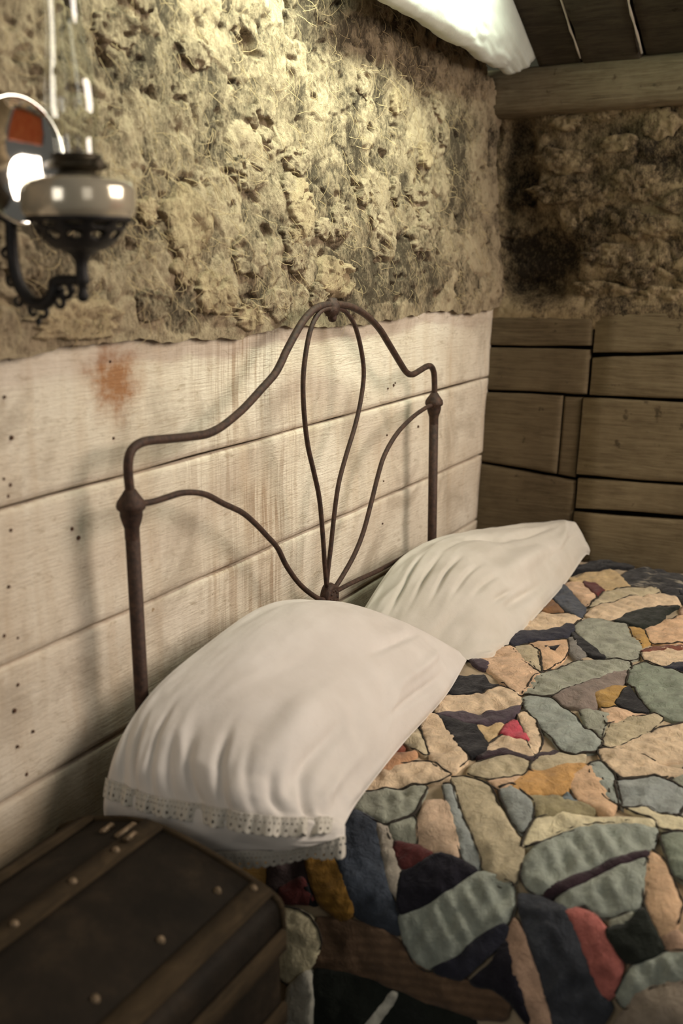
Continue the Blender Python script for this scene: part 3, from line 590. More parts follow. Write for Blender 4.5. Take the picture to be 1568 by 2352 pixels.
# boards: left stack and right stack meet at y = -0.31
def rplank(y0, y1, a0, b0, a1, b1, mat, seed, off=0.0):
    return plank(y0, y1, a0+g, b0+g, a1-g, b1-g, mat, wall_right, .02+off, .03, 'y', TILT, seed, .004, nx=30)
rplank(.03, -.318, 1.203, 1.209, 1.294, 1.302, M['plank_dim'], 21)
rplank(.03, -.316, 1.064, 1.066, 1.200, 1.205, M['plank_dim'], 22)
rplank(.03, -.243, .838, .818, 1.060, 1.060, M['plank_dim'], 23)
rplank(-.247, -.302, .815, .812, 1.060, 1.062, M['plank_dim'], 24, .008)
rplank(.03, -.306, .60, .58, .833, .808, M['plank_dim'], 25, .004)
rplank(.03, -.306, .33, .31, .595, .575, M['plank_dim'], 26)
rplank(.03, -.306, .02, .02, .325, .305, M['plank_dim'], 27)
rplank(-.325, -2.2, 1.19, 1.30, 1.315, 1.40, M['plank_grey'], 31, -.004)
rplank(-.325, -2.2, 1.066, 1.09, 1.183, 1.294, M['plank_grey'], 32, -.002)
rplank(-.308, -2.2, .823, .86, 1.061, 1.084, M['plank_grey'], 33, -.006)
rplank(-.314, -2.2, .722, .78, .818, .853, M['plank_grey'], 34, -.004)
rplank(-.311, -2.2, .50, .53, .712, .77, M['plank_grey'], 35, -.004)
rplank(-.311, -2.2, .26, .28, .495, .525, M['plank_grey'], 36, -.004)
rplank(-.311, -2.2, .02, .02, .255, .275, M['plank_grey'], 37)
# log plate on top of the right wall
n, m = 90, 28
Sg, Tg = np.meshgrid(np.linspace(.10, -2.3, n), np.linspace(0, 2*math.pi, m), indexing='ij')
sq = (np.abs(np.cos(Tg))**4+np.abs(np.sin(Tg))**4)**-.25
rad = 1+.05*fbm(Tg*2*0+np.cos(Tg)*2, Sg*2+np.sin(Tg)*2, 801)+.035*fbm(np.cos(Tg)*9, Sg*1.5+np.sin(Tg)*9, 805, 4)
LX = .055+.082*sq*rad*np.cos(Tg); LZ = 1.962+.070*sq*rad*np.sin(Tg)+.004*np.sin(Sg*5)-.010*sstep(-.35, .1, Sg)
log, _ = grid_obj('trim_1', np.stack([LX, Sg, LZ], -1), M['log'], None, True); tag(log, kind='structure')

# ---------------------------------------------------------------- roof boards
th = math.radians(27); ex = np.array([-math.cos(th), 0, math.sin(th)]); nn = np.array([-math.sin(th), 0, -math.cos(th)])
O = np.array([-.05, 0, 2.041])
ys_edge = [-.114, -.252, -.424, -.60, -.76, -.94, -1.10, -1.28, -1.45]
v = []; f = []
a = O+ex*-.25-nn*.05; b = O+ex*.62-nn*.05
V, F = join(box((0, 0, 0), (1, 1, 1)))
V = [tuple(a*(1-(p[0]+.5))+b*(p[0]+.5)+np.array([0, -.78+p[1]*1.36, 0])-nn*.02*(p[2]+.5)) for p in V]
ceiling = mesh_obj('ceiling', V, F, M['dark'], None, False); tag(ceiling, kind='structure')
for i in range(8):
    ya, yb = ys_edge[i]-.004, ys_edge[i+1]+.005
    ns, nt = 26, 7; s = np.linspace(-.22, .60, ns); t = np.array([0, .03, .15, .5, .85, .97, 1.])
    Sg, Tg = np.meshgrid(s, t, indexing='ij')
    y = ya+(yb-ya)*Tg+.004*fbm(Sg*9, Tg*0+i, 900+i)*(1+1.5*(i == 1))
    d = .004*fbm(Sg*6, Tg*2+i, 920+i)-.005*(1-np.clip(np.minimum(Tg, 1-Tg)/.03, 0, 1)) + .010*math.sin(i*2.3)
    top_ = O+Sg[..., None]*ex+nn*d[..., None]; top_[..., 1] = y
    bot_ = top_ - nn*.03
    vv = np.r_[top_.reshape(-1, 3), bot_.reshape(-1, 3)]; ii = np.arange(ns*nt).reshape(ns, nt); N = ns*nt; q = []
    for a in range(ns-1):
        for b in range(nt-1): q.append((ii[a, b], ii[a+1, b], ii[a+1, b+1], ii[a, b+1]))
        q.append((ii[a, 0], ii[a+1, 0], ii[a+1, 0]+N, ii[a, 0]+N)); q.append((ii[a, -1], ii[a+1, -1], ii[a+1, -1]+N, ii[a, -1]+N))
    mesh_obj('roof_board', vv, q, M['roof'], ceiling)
    # a pale sliver of old paper caught in the joint
    if i in (0, 1, 2):
        pts = [(*(O+ex*s_+nn*.006),) for s_ in np.linspace(-.02, .5, 14)]
        pts = [(p[0], yb-.004+.006*float(fbm(np.array([k*.9]), np.array([i*3.]), 950)[0]), p[2]) for k, p in enumerate(pts)]
        vv, q = tube(pts, [.0022+.002*abs(math.sin(k*1.7+i)) for k in range(14)], 5); mesh_obj('paper_sliver', vv, q, M['ticking'], ceiling)

# ---------------------------------------------------------------- floor boards
floor = mesh_obj('floor', *box((-1.7, -1.2, -.06), (4.2, 2.8, .06)), M['dark'], None, False); tag(floor, kind='structure')
for i in range(14):
    y1 = .15-.19*i; V, F = box((-1.7, y1-.094, -.015), (4.2, .186, .03), .004); mesh_obj('floor_board', V, F, M['floor'], floor, False)

# ================================================================== THINGS
# ---------------------------------------------------------------- muslin under the roof
n, m = 60, 40
A, B = np.meshgrid(np.linspace(0, 1, n), np.linspace(0, 1, m), indexing='ij')     # A along the wall, B from wall to roof boards
p00 = np.array([-.10, -.050, 1.992]); p10 = np.array([-1.15, -.076, 2.010]); p01 = np.array([-.035, -.120, 2.040]); p11 = np.array([-1.12, -.118, 2.58])
Pm = (p00*(1-A[..., None])+p10*A[..., None])*(1-B[..., None])+(p01*(1-A[..., None])+p11*A[..., None])*B[..., None]
bul = np.sin(np.pi*B**.7)**.8*(.012+.055*np.minimum(A*2, 1))
Pm[..., 2] -= bul*.9; Pm[..., 1] -= bul*.9
wr = .008*fbm(A*9+B*2, B*5-A*3, 1001, 4)+.005*fbm(A*22+B*9, B*8, 1005, 3)+.006*np.abs(fbm(A*5-B*3, B*10, 1007, 2))
Pm[..., 1] -= wr*np.sin(np.pi*np.clip(B*1.0+.12, 0, 1)); Pm[..., 2] += .010*fbm(A*12, A*0, 1011)*(1-B)
mus, _ = grid_obj('ceiling_cloth', Pm, M['muslin'])
md = mus.modifiers.new('thick', 'SOLIDIFY'); md.thickness = .002
tag(mus, 'white muslin cloth sagging under the dark roof boards above the earth wall', 'cloth')

# ---------------------------------------------------------------- iron bed
YH = -.075
bed = empty('iron_bed', (-1.25, YH, 0), label='rusted iron bedstead with a looped rod headboard standing against the whitewashed boards', category='bed')
def part(name, v, f, mat, parent=bed, off=(-1.25, YH, 0), smooth=True):
    v = [(p[0]-off[0], p[1]-off[1], p[2]-off[2]) for p in v]
    return mesh_obj(name, v, f, mat, parent, smooth)
def rod(name, key, r, dy=0.0):
    p = catmull(np.array(D['HB'][key]), 6); P3 = np.stack([p[:, 0], np.full(len(p), YH+dy), p[:, 1]], -1)
    return part(name, *tube(P3, r, 10), M['iron'])
rod('top_rail', 'top', .0078)
rod('loop_rod', 'loopl', .0052, -.003); rod('loop_rod', 'loopr', .0052, .003)
rod('scroll_rod', 'scrl', .0056); rod('scroll_rod', 'scrr', .0056)
rod('cross_rail', 'rail', .0056, .004)
LP, RP = D['HB']['top'][0], D['HB']['top'][-1]
for (x, zt, xb) in ((LP[0], LP[1]-.012, -1.880), (RP[0], RP[1]-.012, -.600)):
    # posts splay a little outwards, as the old bed leans
    xfoot = x+(xb-x)*(zt/(zt-.71)) if False else x+.02
    V, F = tube([(x, YH, zt-.025), (x+.008, YH, .7), (xfoot, YH, .02)], .0122, 14); post = part('post', V, F, M['iron'])
    V, F = lathe([(.0001, .024), (.009, .022), (.014, .014), (.0225, .002), (.024, -.006), (.023, -.010), (.0185, -.014), (.0185, -.022), (.0165, -.030), (.0125, -.042), (.012, -.06)], 20, (x, YH, zt), False)
    part('post_cap', V, F, M['iron'], post)
    V, F = lathe([(.0001, .0), (.016, .004), (.018, .014), (.012, .03), (.008, .05)], 16, (xfoot, YH, 0.0)); part('foot', V, F, M['iron'], post)
# cast rosette where the rods meet, and the clamp at the crown
mx, mz = D['MED'][0], D['MED'][1+1]
prof = [(.0001, -.014), (.006, -.016), (.010, -.0125), (.015, -.0135), (.0185, -.011), (.0215, -.0135), (.026, -.009), (.028, .000), (.026, .010), (.017, .013), (.0001, .013)]
V, F = lathe(prof, 28); V = [(mx+a, YH+c, mz+b*1.22) for a, b, c in V]; ros = part('rosette', V, F, M['iron'])
for k in range(10):
    t = 2*math.pi*k/10; V, F = lathe([(.0001, .004), (.0025, .003), (.0035, 0)], 8); V = [(mx+.0145*math.cos(t)+a, YH-.012-c, mz+.0145*1.22*math.sin(t)+b) for a, b, c in V]; part('rosette_bead', V, F, M['iron'], ros)
ax, az = D['APEX'][0], D['APEX'][2]
bm = bmesh.new(); bmesh.ops.create_icosphere(bm, subdivisions=3, radius=1)
for vv in bm.verts:
    k = 1+.14*math.sin(vv.co.x*7+1)*math.sin(vv.co.z*6)*math.cos(vv.co.y*6)
    vv.co = Vector((ax+vv.co.x*.021*k, YH+vv.co.y*.016*k, az-.004+vv.co.z*.0215*k-(.004 if abs(vv.co.x) > .7 else 0)))
V = [tuple(q.co) for q in bm.verts]; F = [tuple(q.index for q in t.verts) for t in bm.faces]; bm.free(); crown = part('crown_clamp', V, F, M['iron'])
V, F = lathe([(.0001, -.011), (.007, -.009), (.010, -.002), (.009, .004)], 14, (ax+.002, YH, az-.024)); part('clamp_knob', V, F, M['iron'], crown)
for x in (-1.72, -.30):
    V, F = join(box((x, -1.05, .29), (.004, 1.95, .045)), box((x+(.02 if x < -1 else -.02), -1.05, .27), (.04, 1.95, .004))); part('side_rail', V, F, M['iron'], smooth=False)
    V, F = tube([(x, -2.128, 1.37), (x, -2.128, .0)], .0122, 12); part('foot_post', V, F, M['iron'])
V, F = join(box((-1.01, -2.02, .28), (1.42, .02, .03)), box((-1.01, -.1, .28), (1.42, .02, .03)), *[box((-1.01, -.1-.19*k, .272), (1.40, .02, .004)) for k in range(1, 10)])
part('spring_frame', V, F, M['iron'], smooth=False)
V, F = tube([(-1.72, -2.128, 1.345), (-.30, -2.128, 1.345)], .0078, 10); part('foot_rail', V, F, M['iron'])

# ---------------------------------------------------------------- quilt surface: over the bed and down its side
prof = catmull(np.array(D['QP']), 24)
PL = np.r_[0, np.cumsum(np.hypot(*np.diff(prof, axis=0).T))]
PN = np.gradient(prof, axis=0); PN /= np.linalg.norm(PN, axis=1)[:, None]; PN = np.stack([-PN[:, 1], PN[:, 0]], -1) * -1   # outward
def quilt(u, v, h=0.0):
    u = np.asarray(u, float); v = np.asarray(v, float)
    x = np.interp(u, PL, prof[:, 0]); z = np.interp(u, PL, prof[:, 1]); nx = np.interp(u, PL, PN[:, 0]); nz = np.interp(u, PL, PN[:, 1])
    wav = .007*fbm(u*4, v*4, 1101, 3) + .006*fbm(u*13, v*13, 1105, 3)
    wu = u+.03*fbm(u*9, v*9, 1121, 2); wv = v+.03*fbm(u*9+5, v*9, 1122, 2)
    wav = wav + .0065*(.35-np.abs(fbm(wu*16, wv*16, 1123, 3)))*2 + .003*(.35-np.abs(fbm(wu*34, wv*30, 1125, 2)))
    side = sstep(1.72, 2.0, u); wav = wav + side*.012*np.sin(v*19+1.2*np.sin(u*5))
    hh = h+wav
    return np.stack([x+nx*hh, -v+0*u, z+nz*hh], -1)
U, Vv = np.meshgrid(np.linspace(0.0, PL[-1], 240), np.linspace(.07, 2.06, 200), indexing='ij')
qb = .0015*fbm(U*40, Vv*40, 1111, 3)+.003*np.abs(fbm(U*24, Vv*24, 1115, 2))
qo, _ = grid_obj('patchwork_quilt', quilt(U, Vv, qb-.004), M['quilt_base'])
md = qo.modifiers.new('thick', 'SOLIDIFY'); md.thickness = .008; md.offset = -1
bm = bmesh.new(); bm.from_mesh(qo.data); up = sum((f.normal.z*f.calc_area() for f in bm.faces)); 
if up < 0: bmesh.ops.reverse_faces(bm, faces=bm.faces[:])
bm.to_mesh(qo.data); bm.free()
tag(qo, 'crazy patchwork quilt of leaf shaped cream, sage, navy and black scraps spread over the bed', 'quilt')
def chaikin(P, r=.22):
    out = []
    for a, b in zip(P, np.roll(P, -1, axis=0)): out += [a*(1-r)+b*r, a*r+b*(1-r)]
    return np.array(out)
def resample(P, step):
    Q = np.vstack([P, P[:1]]); L = np.r_[0, np.cumsum(np.hypot(*np.diff(Q, axis=0).T))]
    n = max(8, int(L[-1]/step)); t = np.linspace(0, L[-1], n, endpoint=False)
    return np.stack([np.interp(t, L, Q[:, 0]), np.interp(t, L, Q[:, 1])], -1)
def inside(P, poly):
    x, y = P[:, 0], P[:, 1]; c = np.zeros(len(P), bool)
    for (x0, y0), (x1, y1) in zip(poly, np.roll(poly, -1, axis=0)):
        k = ((y0 > y) != (y1 > y)); c ^= k & (x < (x1-x0)*(y-y0)/(y1-y0+1e-15)+x0)
    return c
def dist_poly(P, poly):
    d = np.full(len(P), 9.)
    for a, b in zip(poly, np.roll(poly, -1, axis=0)):
        ab = b-a; t = np.clip(((P-a)@ab)/(ab@ab+1e-15), 0, 1); d = np.minimum(d, np.linalg.norm(P-(a+t[:, None]*ab), axis=1))
    return d
ST_V, ST_F = [], []
TOPS = ('seam', 'rust', 'red', 'plum', 'black', 'greenblack', 'navy', 'navyblack', 'slate', 'maroon')
def add_patch(kind, poly, idx, step=.0068):
    poly = resample(chaikin(np.asarray(poly, float), .07), step)
    tg = np.roll(poly, -1, 0)-np.roll(poly, 1, 0); tg /= np.linalg.norm(tg, axis=1)[:, None]+1e-9; nr = np.stack([tg[:, 1], -tg[:, 0]], -1)
    if inside(poly+nr*.004, poly).mean() > .5: nr = -nr
    if len(poly) > 22: poly = resample(poly+nr*.0038, step)
    c = poly.mean(0)
    poly = poly + .0016*np.stack([fbm(poly[:, 0]*90, poly[:, 1]*90, 1201+idx, 2), fbm(poly[:, 0]*90+5, poly[:, 1]*90, 1301+idx, 2)], -1)
    lo, hi = poly.min(0), poly.max(0)
    gx, gy = np.meshgrid(np.arange(lo[0], hi[0], step), np.arange(lo[1], hi[1], step), indexing='ij')
    Gp = np.stack([gx.ravel(), gy.ravel()], -1)+np.random.default_rng(idx).uniform(-.0015, .0015, (gx.size, 2))
    Gp = Gp[inside(Gp, poly)]
    if len(Gp): Gp = Gp[dist_poly(Gp, poly) > step*.45]
    allp = np.vstack([poly, Gp]); nb = len(poly)
    r = geometry.delaunay_2d_cdt([Vector(p) for p in allp], [(i, (i+1) % nb) for i in range(nb)], [], 1, 1e-6)
    vs = np.array([(p.x, p.y) for p in r[0]]); fs = [tuple(t) for t in r[2]]
    if not fs: return
    d = dist_poly(vs, poly)
    q = vs-c; cov = np.cov(poly.T); w, ev = np.linalg.eigh(cov); ax = ev[:, 1]; s = q@ax; tt = q@ev[:, 0]
    puff = .0040*(1-np.exp(-d/.008))
    wgt = 1-np.exp(-d/.016)
    rib = .0016*np.sin(s*2*math.pi/.024+3.5*fbm(s*22, tt*14, 1400+idx, 2)+idx)*(1-.45*wgt)*(.4+.8*vnoise(s*9, tt*5, 1450+idx)) + .0018*fbm(vs[:, 0]*42, vs[:, 1]*42, 1500+idx, 3, .65) - .004*np.exp(-np.abs(fbm(vs[:, 0]*13, vs[:, 1]*13, 1550+idx, 3))/.05)*wgt
    if kind in ('seafoam', 'sage', 'cream', 'olivecream', 'green', 'sageblue'): rib = rib + (.0036 if kind == 'seafoam' else .0020)*np.sin(s*2*math.pi/.031+3*fbm(s*9, tt*5, 1460+idx, 2))*wgt
    if kind in TOPS and len(poly) < 60: puff *= .6; rib *= .5
    h0 = .0012+.00007*min(idx, 96)+(.0028 if kind in TOPS or (kind in ('palecream', 'white', 'amber') and c[0] > 1.7) else 0)+(.005 if kind == 'white' else 0)
    h = h0+puff+rib*np.clip(d/.014, 0, 1)
    P3 = quilt(vs[:, 0], vs[:, 1], h)
    # turned-under edge
    ed = {}
    for t in fs:
        for a, b in zip(t, t[1:]+t[:1]): ed[(a, b)] = 1
    bd = [(a, b) for (a, b) in ed if (b, a) not in ed]
    bi = sorted({a for a, b in bd}); low = quilt(vs[bi, 0], vs[bi, 1], np.full(len(bi), -.008)); re = {k: len(vs)+j for j, k in enumerate(bi)}
    fs2 = fs+[(a, re[a], re[b], b) for a, b in bd if b in re]
    o = mesh_obj('patch', np.vstack([P3, low]), fs2, PM[kind], qo)
    bm = bmesh.new(); bm.from_mesh(o.data); bmesh.ops.recalc_face_normals(bm, faces=bm.faces[:]); 
    bm.to_mesh(o.data); bm.free()
    o['label'] = WORDS.get(kind, kind)+' scrap'
    # feather stitching along the seam of the paler scraps
    if kind in ('cream', 'olivecream', 'sage', 'sageblue', 'seafoam', 'green', 'tan', 'palecream', 'greyblue', 'peach'):
        gate = fbm(poly[:, 0]*10, poly[:, 1]*10, 1600+idx, 2)
        run = []
        hb = quilt(poly[:, 0], poly[:, 1], np.full(nb, h0+.0012))
        for i in range(nb+1):
            k = i % nb
            if gate[k] > -.30 and i < nb: run.append(k)
            else:
                if len(run) > 3:
                    rr = [.0011+.0026*max(0, gate[j])+.0006*math.sin(j*1.9) for j in run]
                    v, f = tube(hb[run], rr, 5); b = len(ST_V); ST_V.extend(v); ST_F.extend([tuple(z+b for z in t) for t in f])
                run = []
PM = {k: patch_mat(k) for k in PC}
for i, (nm, kind, poly) in enumerate(D['PT']): add_patch(kind, poly, i)
# the same kinds of scrap carry on toward the foot of the bed, beyond the frame
extra = np.random.default_rng(5); kinds = ['cream', 'sage', 'seafoam', 'navy', 'tan', 'olivecream', 'charcoal', 'peach', 'black', 'greyblue', 'rosetan', 'mustard']
def clip_half(poly, p, q):
    """keep the part of poly nearer to p than to q"""
    m = (p+q)/2; d = q-p; out = []
    for a, b in zip(poly, np.roll(poly, -1, axis=0)):
        sa = (a-m)@d; sb = (b-m)@d
        if sa <= 0: out.append(a)
        if (sa < 0) != (sb < 0): out.append(a+(b-a)*sa/(sa-sb))
    return np.array(out)
pts = np.array([(a+extra.uniform(-.045, .045), b+extra.uniform(-.035, .035)) for a in np.arange(-.06, 2.2, .135) for b in np.arange(.03, 2.2, .105)])
k = 0
for p in pts:
    ve = float(np.interp(p[0], [.05, 1.7, 2.1], [.70, .995, 1.02]))
    if not (p[1] > ve or (p[0] > 1.62 and p[1] < .30)): continue
    pl = np.array([(-.3, -.3), (.3, -.3), (.3, .3), (-.3, .3)])+p
    for q in pts[np.argsort(np.hypot(*(pts-p).T))[1:14]]:
        if len(pl) > 2: pl = clip_half(pl, p, q)
    if len(pl) < 3: continue
    pl[:, 0] = np.clip(pl[:, 0], .006, PL[-1]-.02); pl[:, 1] = np.clip(pl[:, 1], .09, 2.04)
    pl = resample(pl, .03)
    if np.ptp(pl[:, 0]) < .03 or np.ptp(pl[:, 1]) < .03: continue
    add_patch(kinds[int(extra.integers(12))], pl, 0 if p[1] > .3 else 1, .014); k += 1
st = mesh_obj('feather_stitching', ST_V, ST_F, M['thread'], qo); tag(st, kind='stuff')

# ---------------------------------------------------------------- mattress
ins = np.array([(-.19, .30), (-.16, .50), (-.19, .535), (-.3, .540), (-.9, .534), (-1.3, .534), (-1.45, .530), (-1.58, .517), (-1.66, .495), (-1.73, .455), (-1.78, .40), (-1.80, .34), (-1.78, .30)])
ny = 40; pr = catmull(ins, 4); Pq = np.zeros((len(pr), ny, 3)); yy = np.linspace(-.10, -2.03, ny)
for j, y in enumerate(yy):
    e = min(j, ny-1-j); k = 1-.03*math.exp(-e*.9); Pq[:, j, 0] = -.95+(pr[:, 0]+.95)*k; Pq[:, j, 1] = y; Pq[:, j, 2] = .42+(pr[:, 1]-.42)*(k if e else .9)
n = len(pr); i = np.arange(n*ny).reshape(n, ny)
F = [(i[a, b], i[a, b+1], i[a+1, b+1], i[a+1, b]) for a in range(n-1) for b in range(ny-1)]
F += [(i[-1, b], i[-1, b+1], i[0, b+1], i[0, b]) for b in range(ny-1)]+[tuple(i[:, 0]), tuple(i[::-1, -1])]
mt = mesh_obj('mattress', Pq.reshape(-1, 3), F, M['ticking'])
tag(mt, 'thick striped tick mattress hidden beneath the patchwork quilt', 'mattress'); mt['label'] = 'thick soft mattress beneath the patchwork quilt on the iron bed'

# ---------------------------------------------------------------- pillows
def bez(G, nu, nv):
    """smooth sheet through a grid of control points"""
    G = np.asarray(G, float); a = np.stack([catmull_n(G[:, j], nu) for j in range(G.shape[1])], 1)
    return np.stack([catmull_n(a[i], nv) for i in range(nu)], 0)
def catmull_n(P, n):
    C = catmull(P, 16); L = np.linspace(0, len(C)-1, n); k = np.clip(L.astype(int), 0, len(C)-2); t = (L-k)[:, None]
    return C[k]*(1-t)+C[k+1]*t
def normals(P):
    a = np.gradient(P, axis=0); b = np.gradient(P, axis=1); n = np.cross(a, b); return n/(np.linalg.norm(n, axis=-1)[..., None]+1e-12)
def pillow(name, G, thick, wrinkle, mat, hem=.0, seed=0):
    nu, nv = 130, 90
    T = bez(G, nu, nv); N = normals(T)
    if N[nu//2, nv//2, 2] < 0: N = -N
    u, v = np.meshgrid(np.linspace(0, 1, nu), np.linspace(0, 1, nv), indexing='ij')
    T = T+N*wrinkle(u, v)[..., None]
    ub = np.clip(u/(1-hem), 0, 1)
    prof = (np.clip(4*ub*(1-ub), 0, 1)**.55)*(np.clip(4*v*(1-v), 0, 1)**.55)
    d = np.maximum(thick*prof, .008*np.minimum(1, 30*np.minimum(np.minimum(u, 1-u), np.minimum(v, 1-v))))
    if hem > .1: d = d*(1-sstep(.50, .74, u))+.010*sstep(.50, .74, u)*np.minimum(1, 30*np.minimum(np.minimum(u, 1-u), np.minimum(v, 1-v)))
    B = T-N*d[..., None]
    # the underside settles on the quilt and against the headboard
    zq = np.interp(-B[..., 0], -prof_x[:, 0], prof_x[:, 1])
    B[..., 2] = np.maximum(B[..., 2], np.minimum(zq+.022, T[..., 2]-.001)); B[..., 1] = np.minimum(B[..., 1], np.maximum(YH-.012, T[..., 1]+.0))
    n = nu*nv; i = np.arange(n).reshape(nu, nv); q = []
    a, b, c, e = i[:-1, :-1].ravel(), i[1:, :-1].ravel(), i[1:, 1:].ravel(), i[:-1, 1:].ravel()
    q = np.stack([a, b, c, e], -1); qb = np.stack([a, e, c, b], -1)+n
    ring = list(i[:, 0])+list(i[-1, 1:])+list(i[-2::-1, -1])+list(i[0, -2:0:-1])
    sk = [(y, x, x+n, y+n) for x, y in zip(ring, ring[1:]+ring[:1])]
    V = np.r_[T.reshape(-1, 3), B.reshape(-1, 3)]
    o = mesh_obj(name, V, list(map(tuple, q))+list(map(tuple, qb))+sk, mat)
    bm = bmesh.new(); bm.from_mesh(o.data); bmesh.ops.recalc_face_normals(bm, faces=bm.faces[:]); bm.to_mesh(o.data); bm.free()
    return o, T, N
ii = np.argsort(-prof[:, 0]); prof_x = prof[ii]
prof_x = prof_x[prof_x[:, 0] > -1.79]; prof_x = np.vstack([prof_x, [[-1.80, .3], [-2.3, .1]]])
def ridge(u, v, a, b, w, amp):
    """a soft crease from a to b in (u, v)"""
    a = np.array(a); b = np.array(b); ab = b-a; t = ((u-a[0])*ab[0]+(v-a[1])*ab[1])/(ab@ab); tc = np.clip(t, 0, 1)
    d = np.hypot(u-(a[0]+tc*ab[0]), v-(a[1]+tc*ab[1])); return amp*np.exp(-(d/w)**2)*np.sin(np.pi*np.clip(t, 0.05, .95))
def edge_fade(u, v): return np.clip(np.minimum(np.minimum(u, 1-u)/.03, np.minimum(v, 1-v)/.03), 0, 1)
def folds(u, v, ang, f, seed, sharp=1.6):
    """irregular cloth folds running along ang in (u, v)"""
    a = u*math.cos(ang)+v*math.sin(ang); b = -u*math.sin(ang)+v*math.cos(ang)
    n = fbm(b*f+.35*fbm(a*3, b*3, seed+5, 2), a*f*.28, seed, 3)
    return (1-np.abs(n)*2)**sharp if sharp == 1 else np.sign(.5-np.abs(n))*np.abs(.5-np.abs(n))**.8
def wr1(u, v):
    h = .009*fbm(u*4, v*3.2, 1701, 3)+.0020*fbm(u*14, v*14, 1705, 3)
    low = sstep(.50, .64, u)*(1-.75*sstep(.70, .80, u))
    h = h+low*.021*folds(u, v, math.radians(30), 7.5, 1711)                 # gathers falling over the hem
    front = sstep(.55, .85, v)*(1-low)
    h = h+front*.026*folds(u, v, math.radians(70), 6, 1721)+(1-low)*.007*folds(u, v, math.radians(-30), 4, 1731)
    for k in range(9):
        c = .10+.095*k; h = h+ridge(u, v, (.56+.03*math.sin(k*2.1), c-.12), (.80, c+.03), .014, -.009-.004*math.sin(k*1.7))
    h = h+ridge(u, v, (.33, .60), (.66, .64), .06, .016)+ridge(u, v, (.38, .74), (.70, .76), .030, -.014)+ridge(u, v, (.40, .86), (.74, .88), .030, .010)
    h = h+ridge(u, v, (.02, .72), (.25, .60), .018, -.010)+ridge(u, v, (.02, .86), (.28, .78), .022, .010)+ridge(u, v, (.10, .92), (.36, .84), .016, -.010)
    return h*edge_fade(u, v)
G1 = [[(-1.42, -.105, .780), (-1.31, -.17, .750), (-1.18, -.26, .675), (-1.050, -.345, .574)],
      [(-1.57, -.105, .805), (-1.50, -.20, .795), (-1.41, -.32, .710), (-1.29, -.385, .575)],
      [(-1.74, -.105, .790), (-1.70, -.21, .785), (-1.64, -.34, .712), (-1.54, -.400, .575)],
      [(-1.90, -.105, .760), (-1.885, -.21, .758), (-1.85, -.35, .702), (-1.765, -.425, .580)],
      [(-1.992, -.10, .700), (-1.992, -.20, .690), (-1.968, -.35, .668), (-1.872, -.450, .592)],
      [(-2.022, -.09, .615), (-2.020, -.20, .610), (-1.995, -.35, .622), (-1.905, -.465, .602)],
      [(-2.010, -.08, .545), (-2.005, -.20, .545), (-1.985, -.35, .570), (-1.915, -.470, .592)]]
p1, T1, N1 = pillow('pillow', G1, .17, wr1, M['linen'], .22, 1)
tag(p1, 'large white pillow in a lace trimmed case hanging over the bed edge', 'pillow', 'bed pillows')
def wr2(u, v):
    h = .008*fbm(u*4+3, v*3.2, 1801, 3)+.0022*fbm(u*15, v*15, 1805, 3)
    left = 1-sstep(.14, .34, u)
    h = h+left*.024*folds(u, v, math.radians(62), 6, 1811)
    h = h+(1-left)*.012*folds(u, v, math.radians(15), 4, 1821)
    for k in range(6): h = h+ridge(u, v, (.04+.03*k, .22+.11*k), (.22+.02*k, .20+.12*k), .014, -.012+.003*math.sin(k*2))
    h = h+ridge(u, v, (.28, .70), (.60, .66), .07, .024)+ridge(u, v, (.20, .84), (.48, .88), .028, -.018)+ridge(u, v, (.46, .46), (.74, .54), .03, -.016)
    h = h+ridge(u, v, (.40, .26), (.50, .52), .026, -.017)+ridge(u, v, (.57, .22), (.66, .42), .026, -.016)+ridge(u, v, (.55, .86), (.95, .45), .03, .008)
    return h*edge_fade(u, v)
G2 = [[(-1.16, -.10, .640), (-1.15, -.20, .620), (-1.11, -.30, .590), (-1.045, -.385, .566)],
      [(-.92, -.10, .735), (-.90, -.20, .745), (-.90, -.31, .690), (-.88, -.400, .574)],
      [(-.68, -.10, .735), (-.67, -.20, .750), (-.67, -.32, .695), (-.64, -.395, .578)],
      [(-.42, -.11, .695), (-.41, -.22, .725), (-.41, -.33, .685), (-.38, -.385, .582)],
      [(-.21, -.13, .660), (-.19, -.24, .690), (-.17, -.33, .680), (-.16, -.375, .600)],
      [(-.13, -.16, .640), (-.11, -.25, .675), (-.09, -.33, .672), (-.088, -.372, .588)]]
p2, T2, N2 = pillow('pillow', G2, .15, wr2, M['linen2'], .08, 2)
tag(p2, 'plain greyish white pillow nearest the corner, slumped against the right bedpost', 'pillow', 'bed pillows')

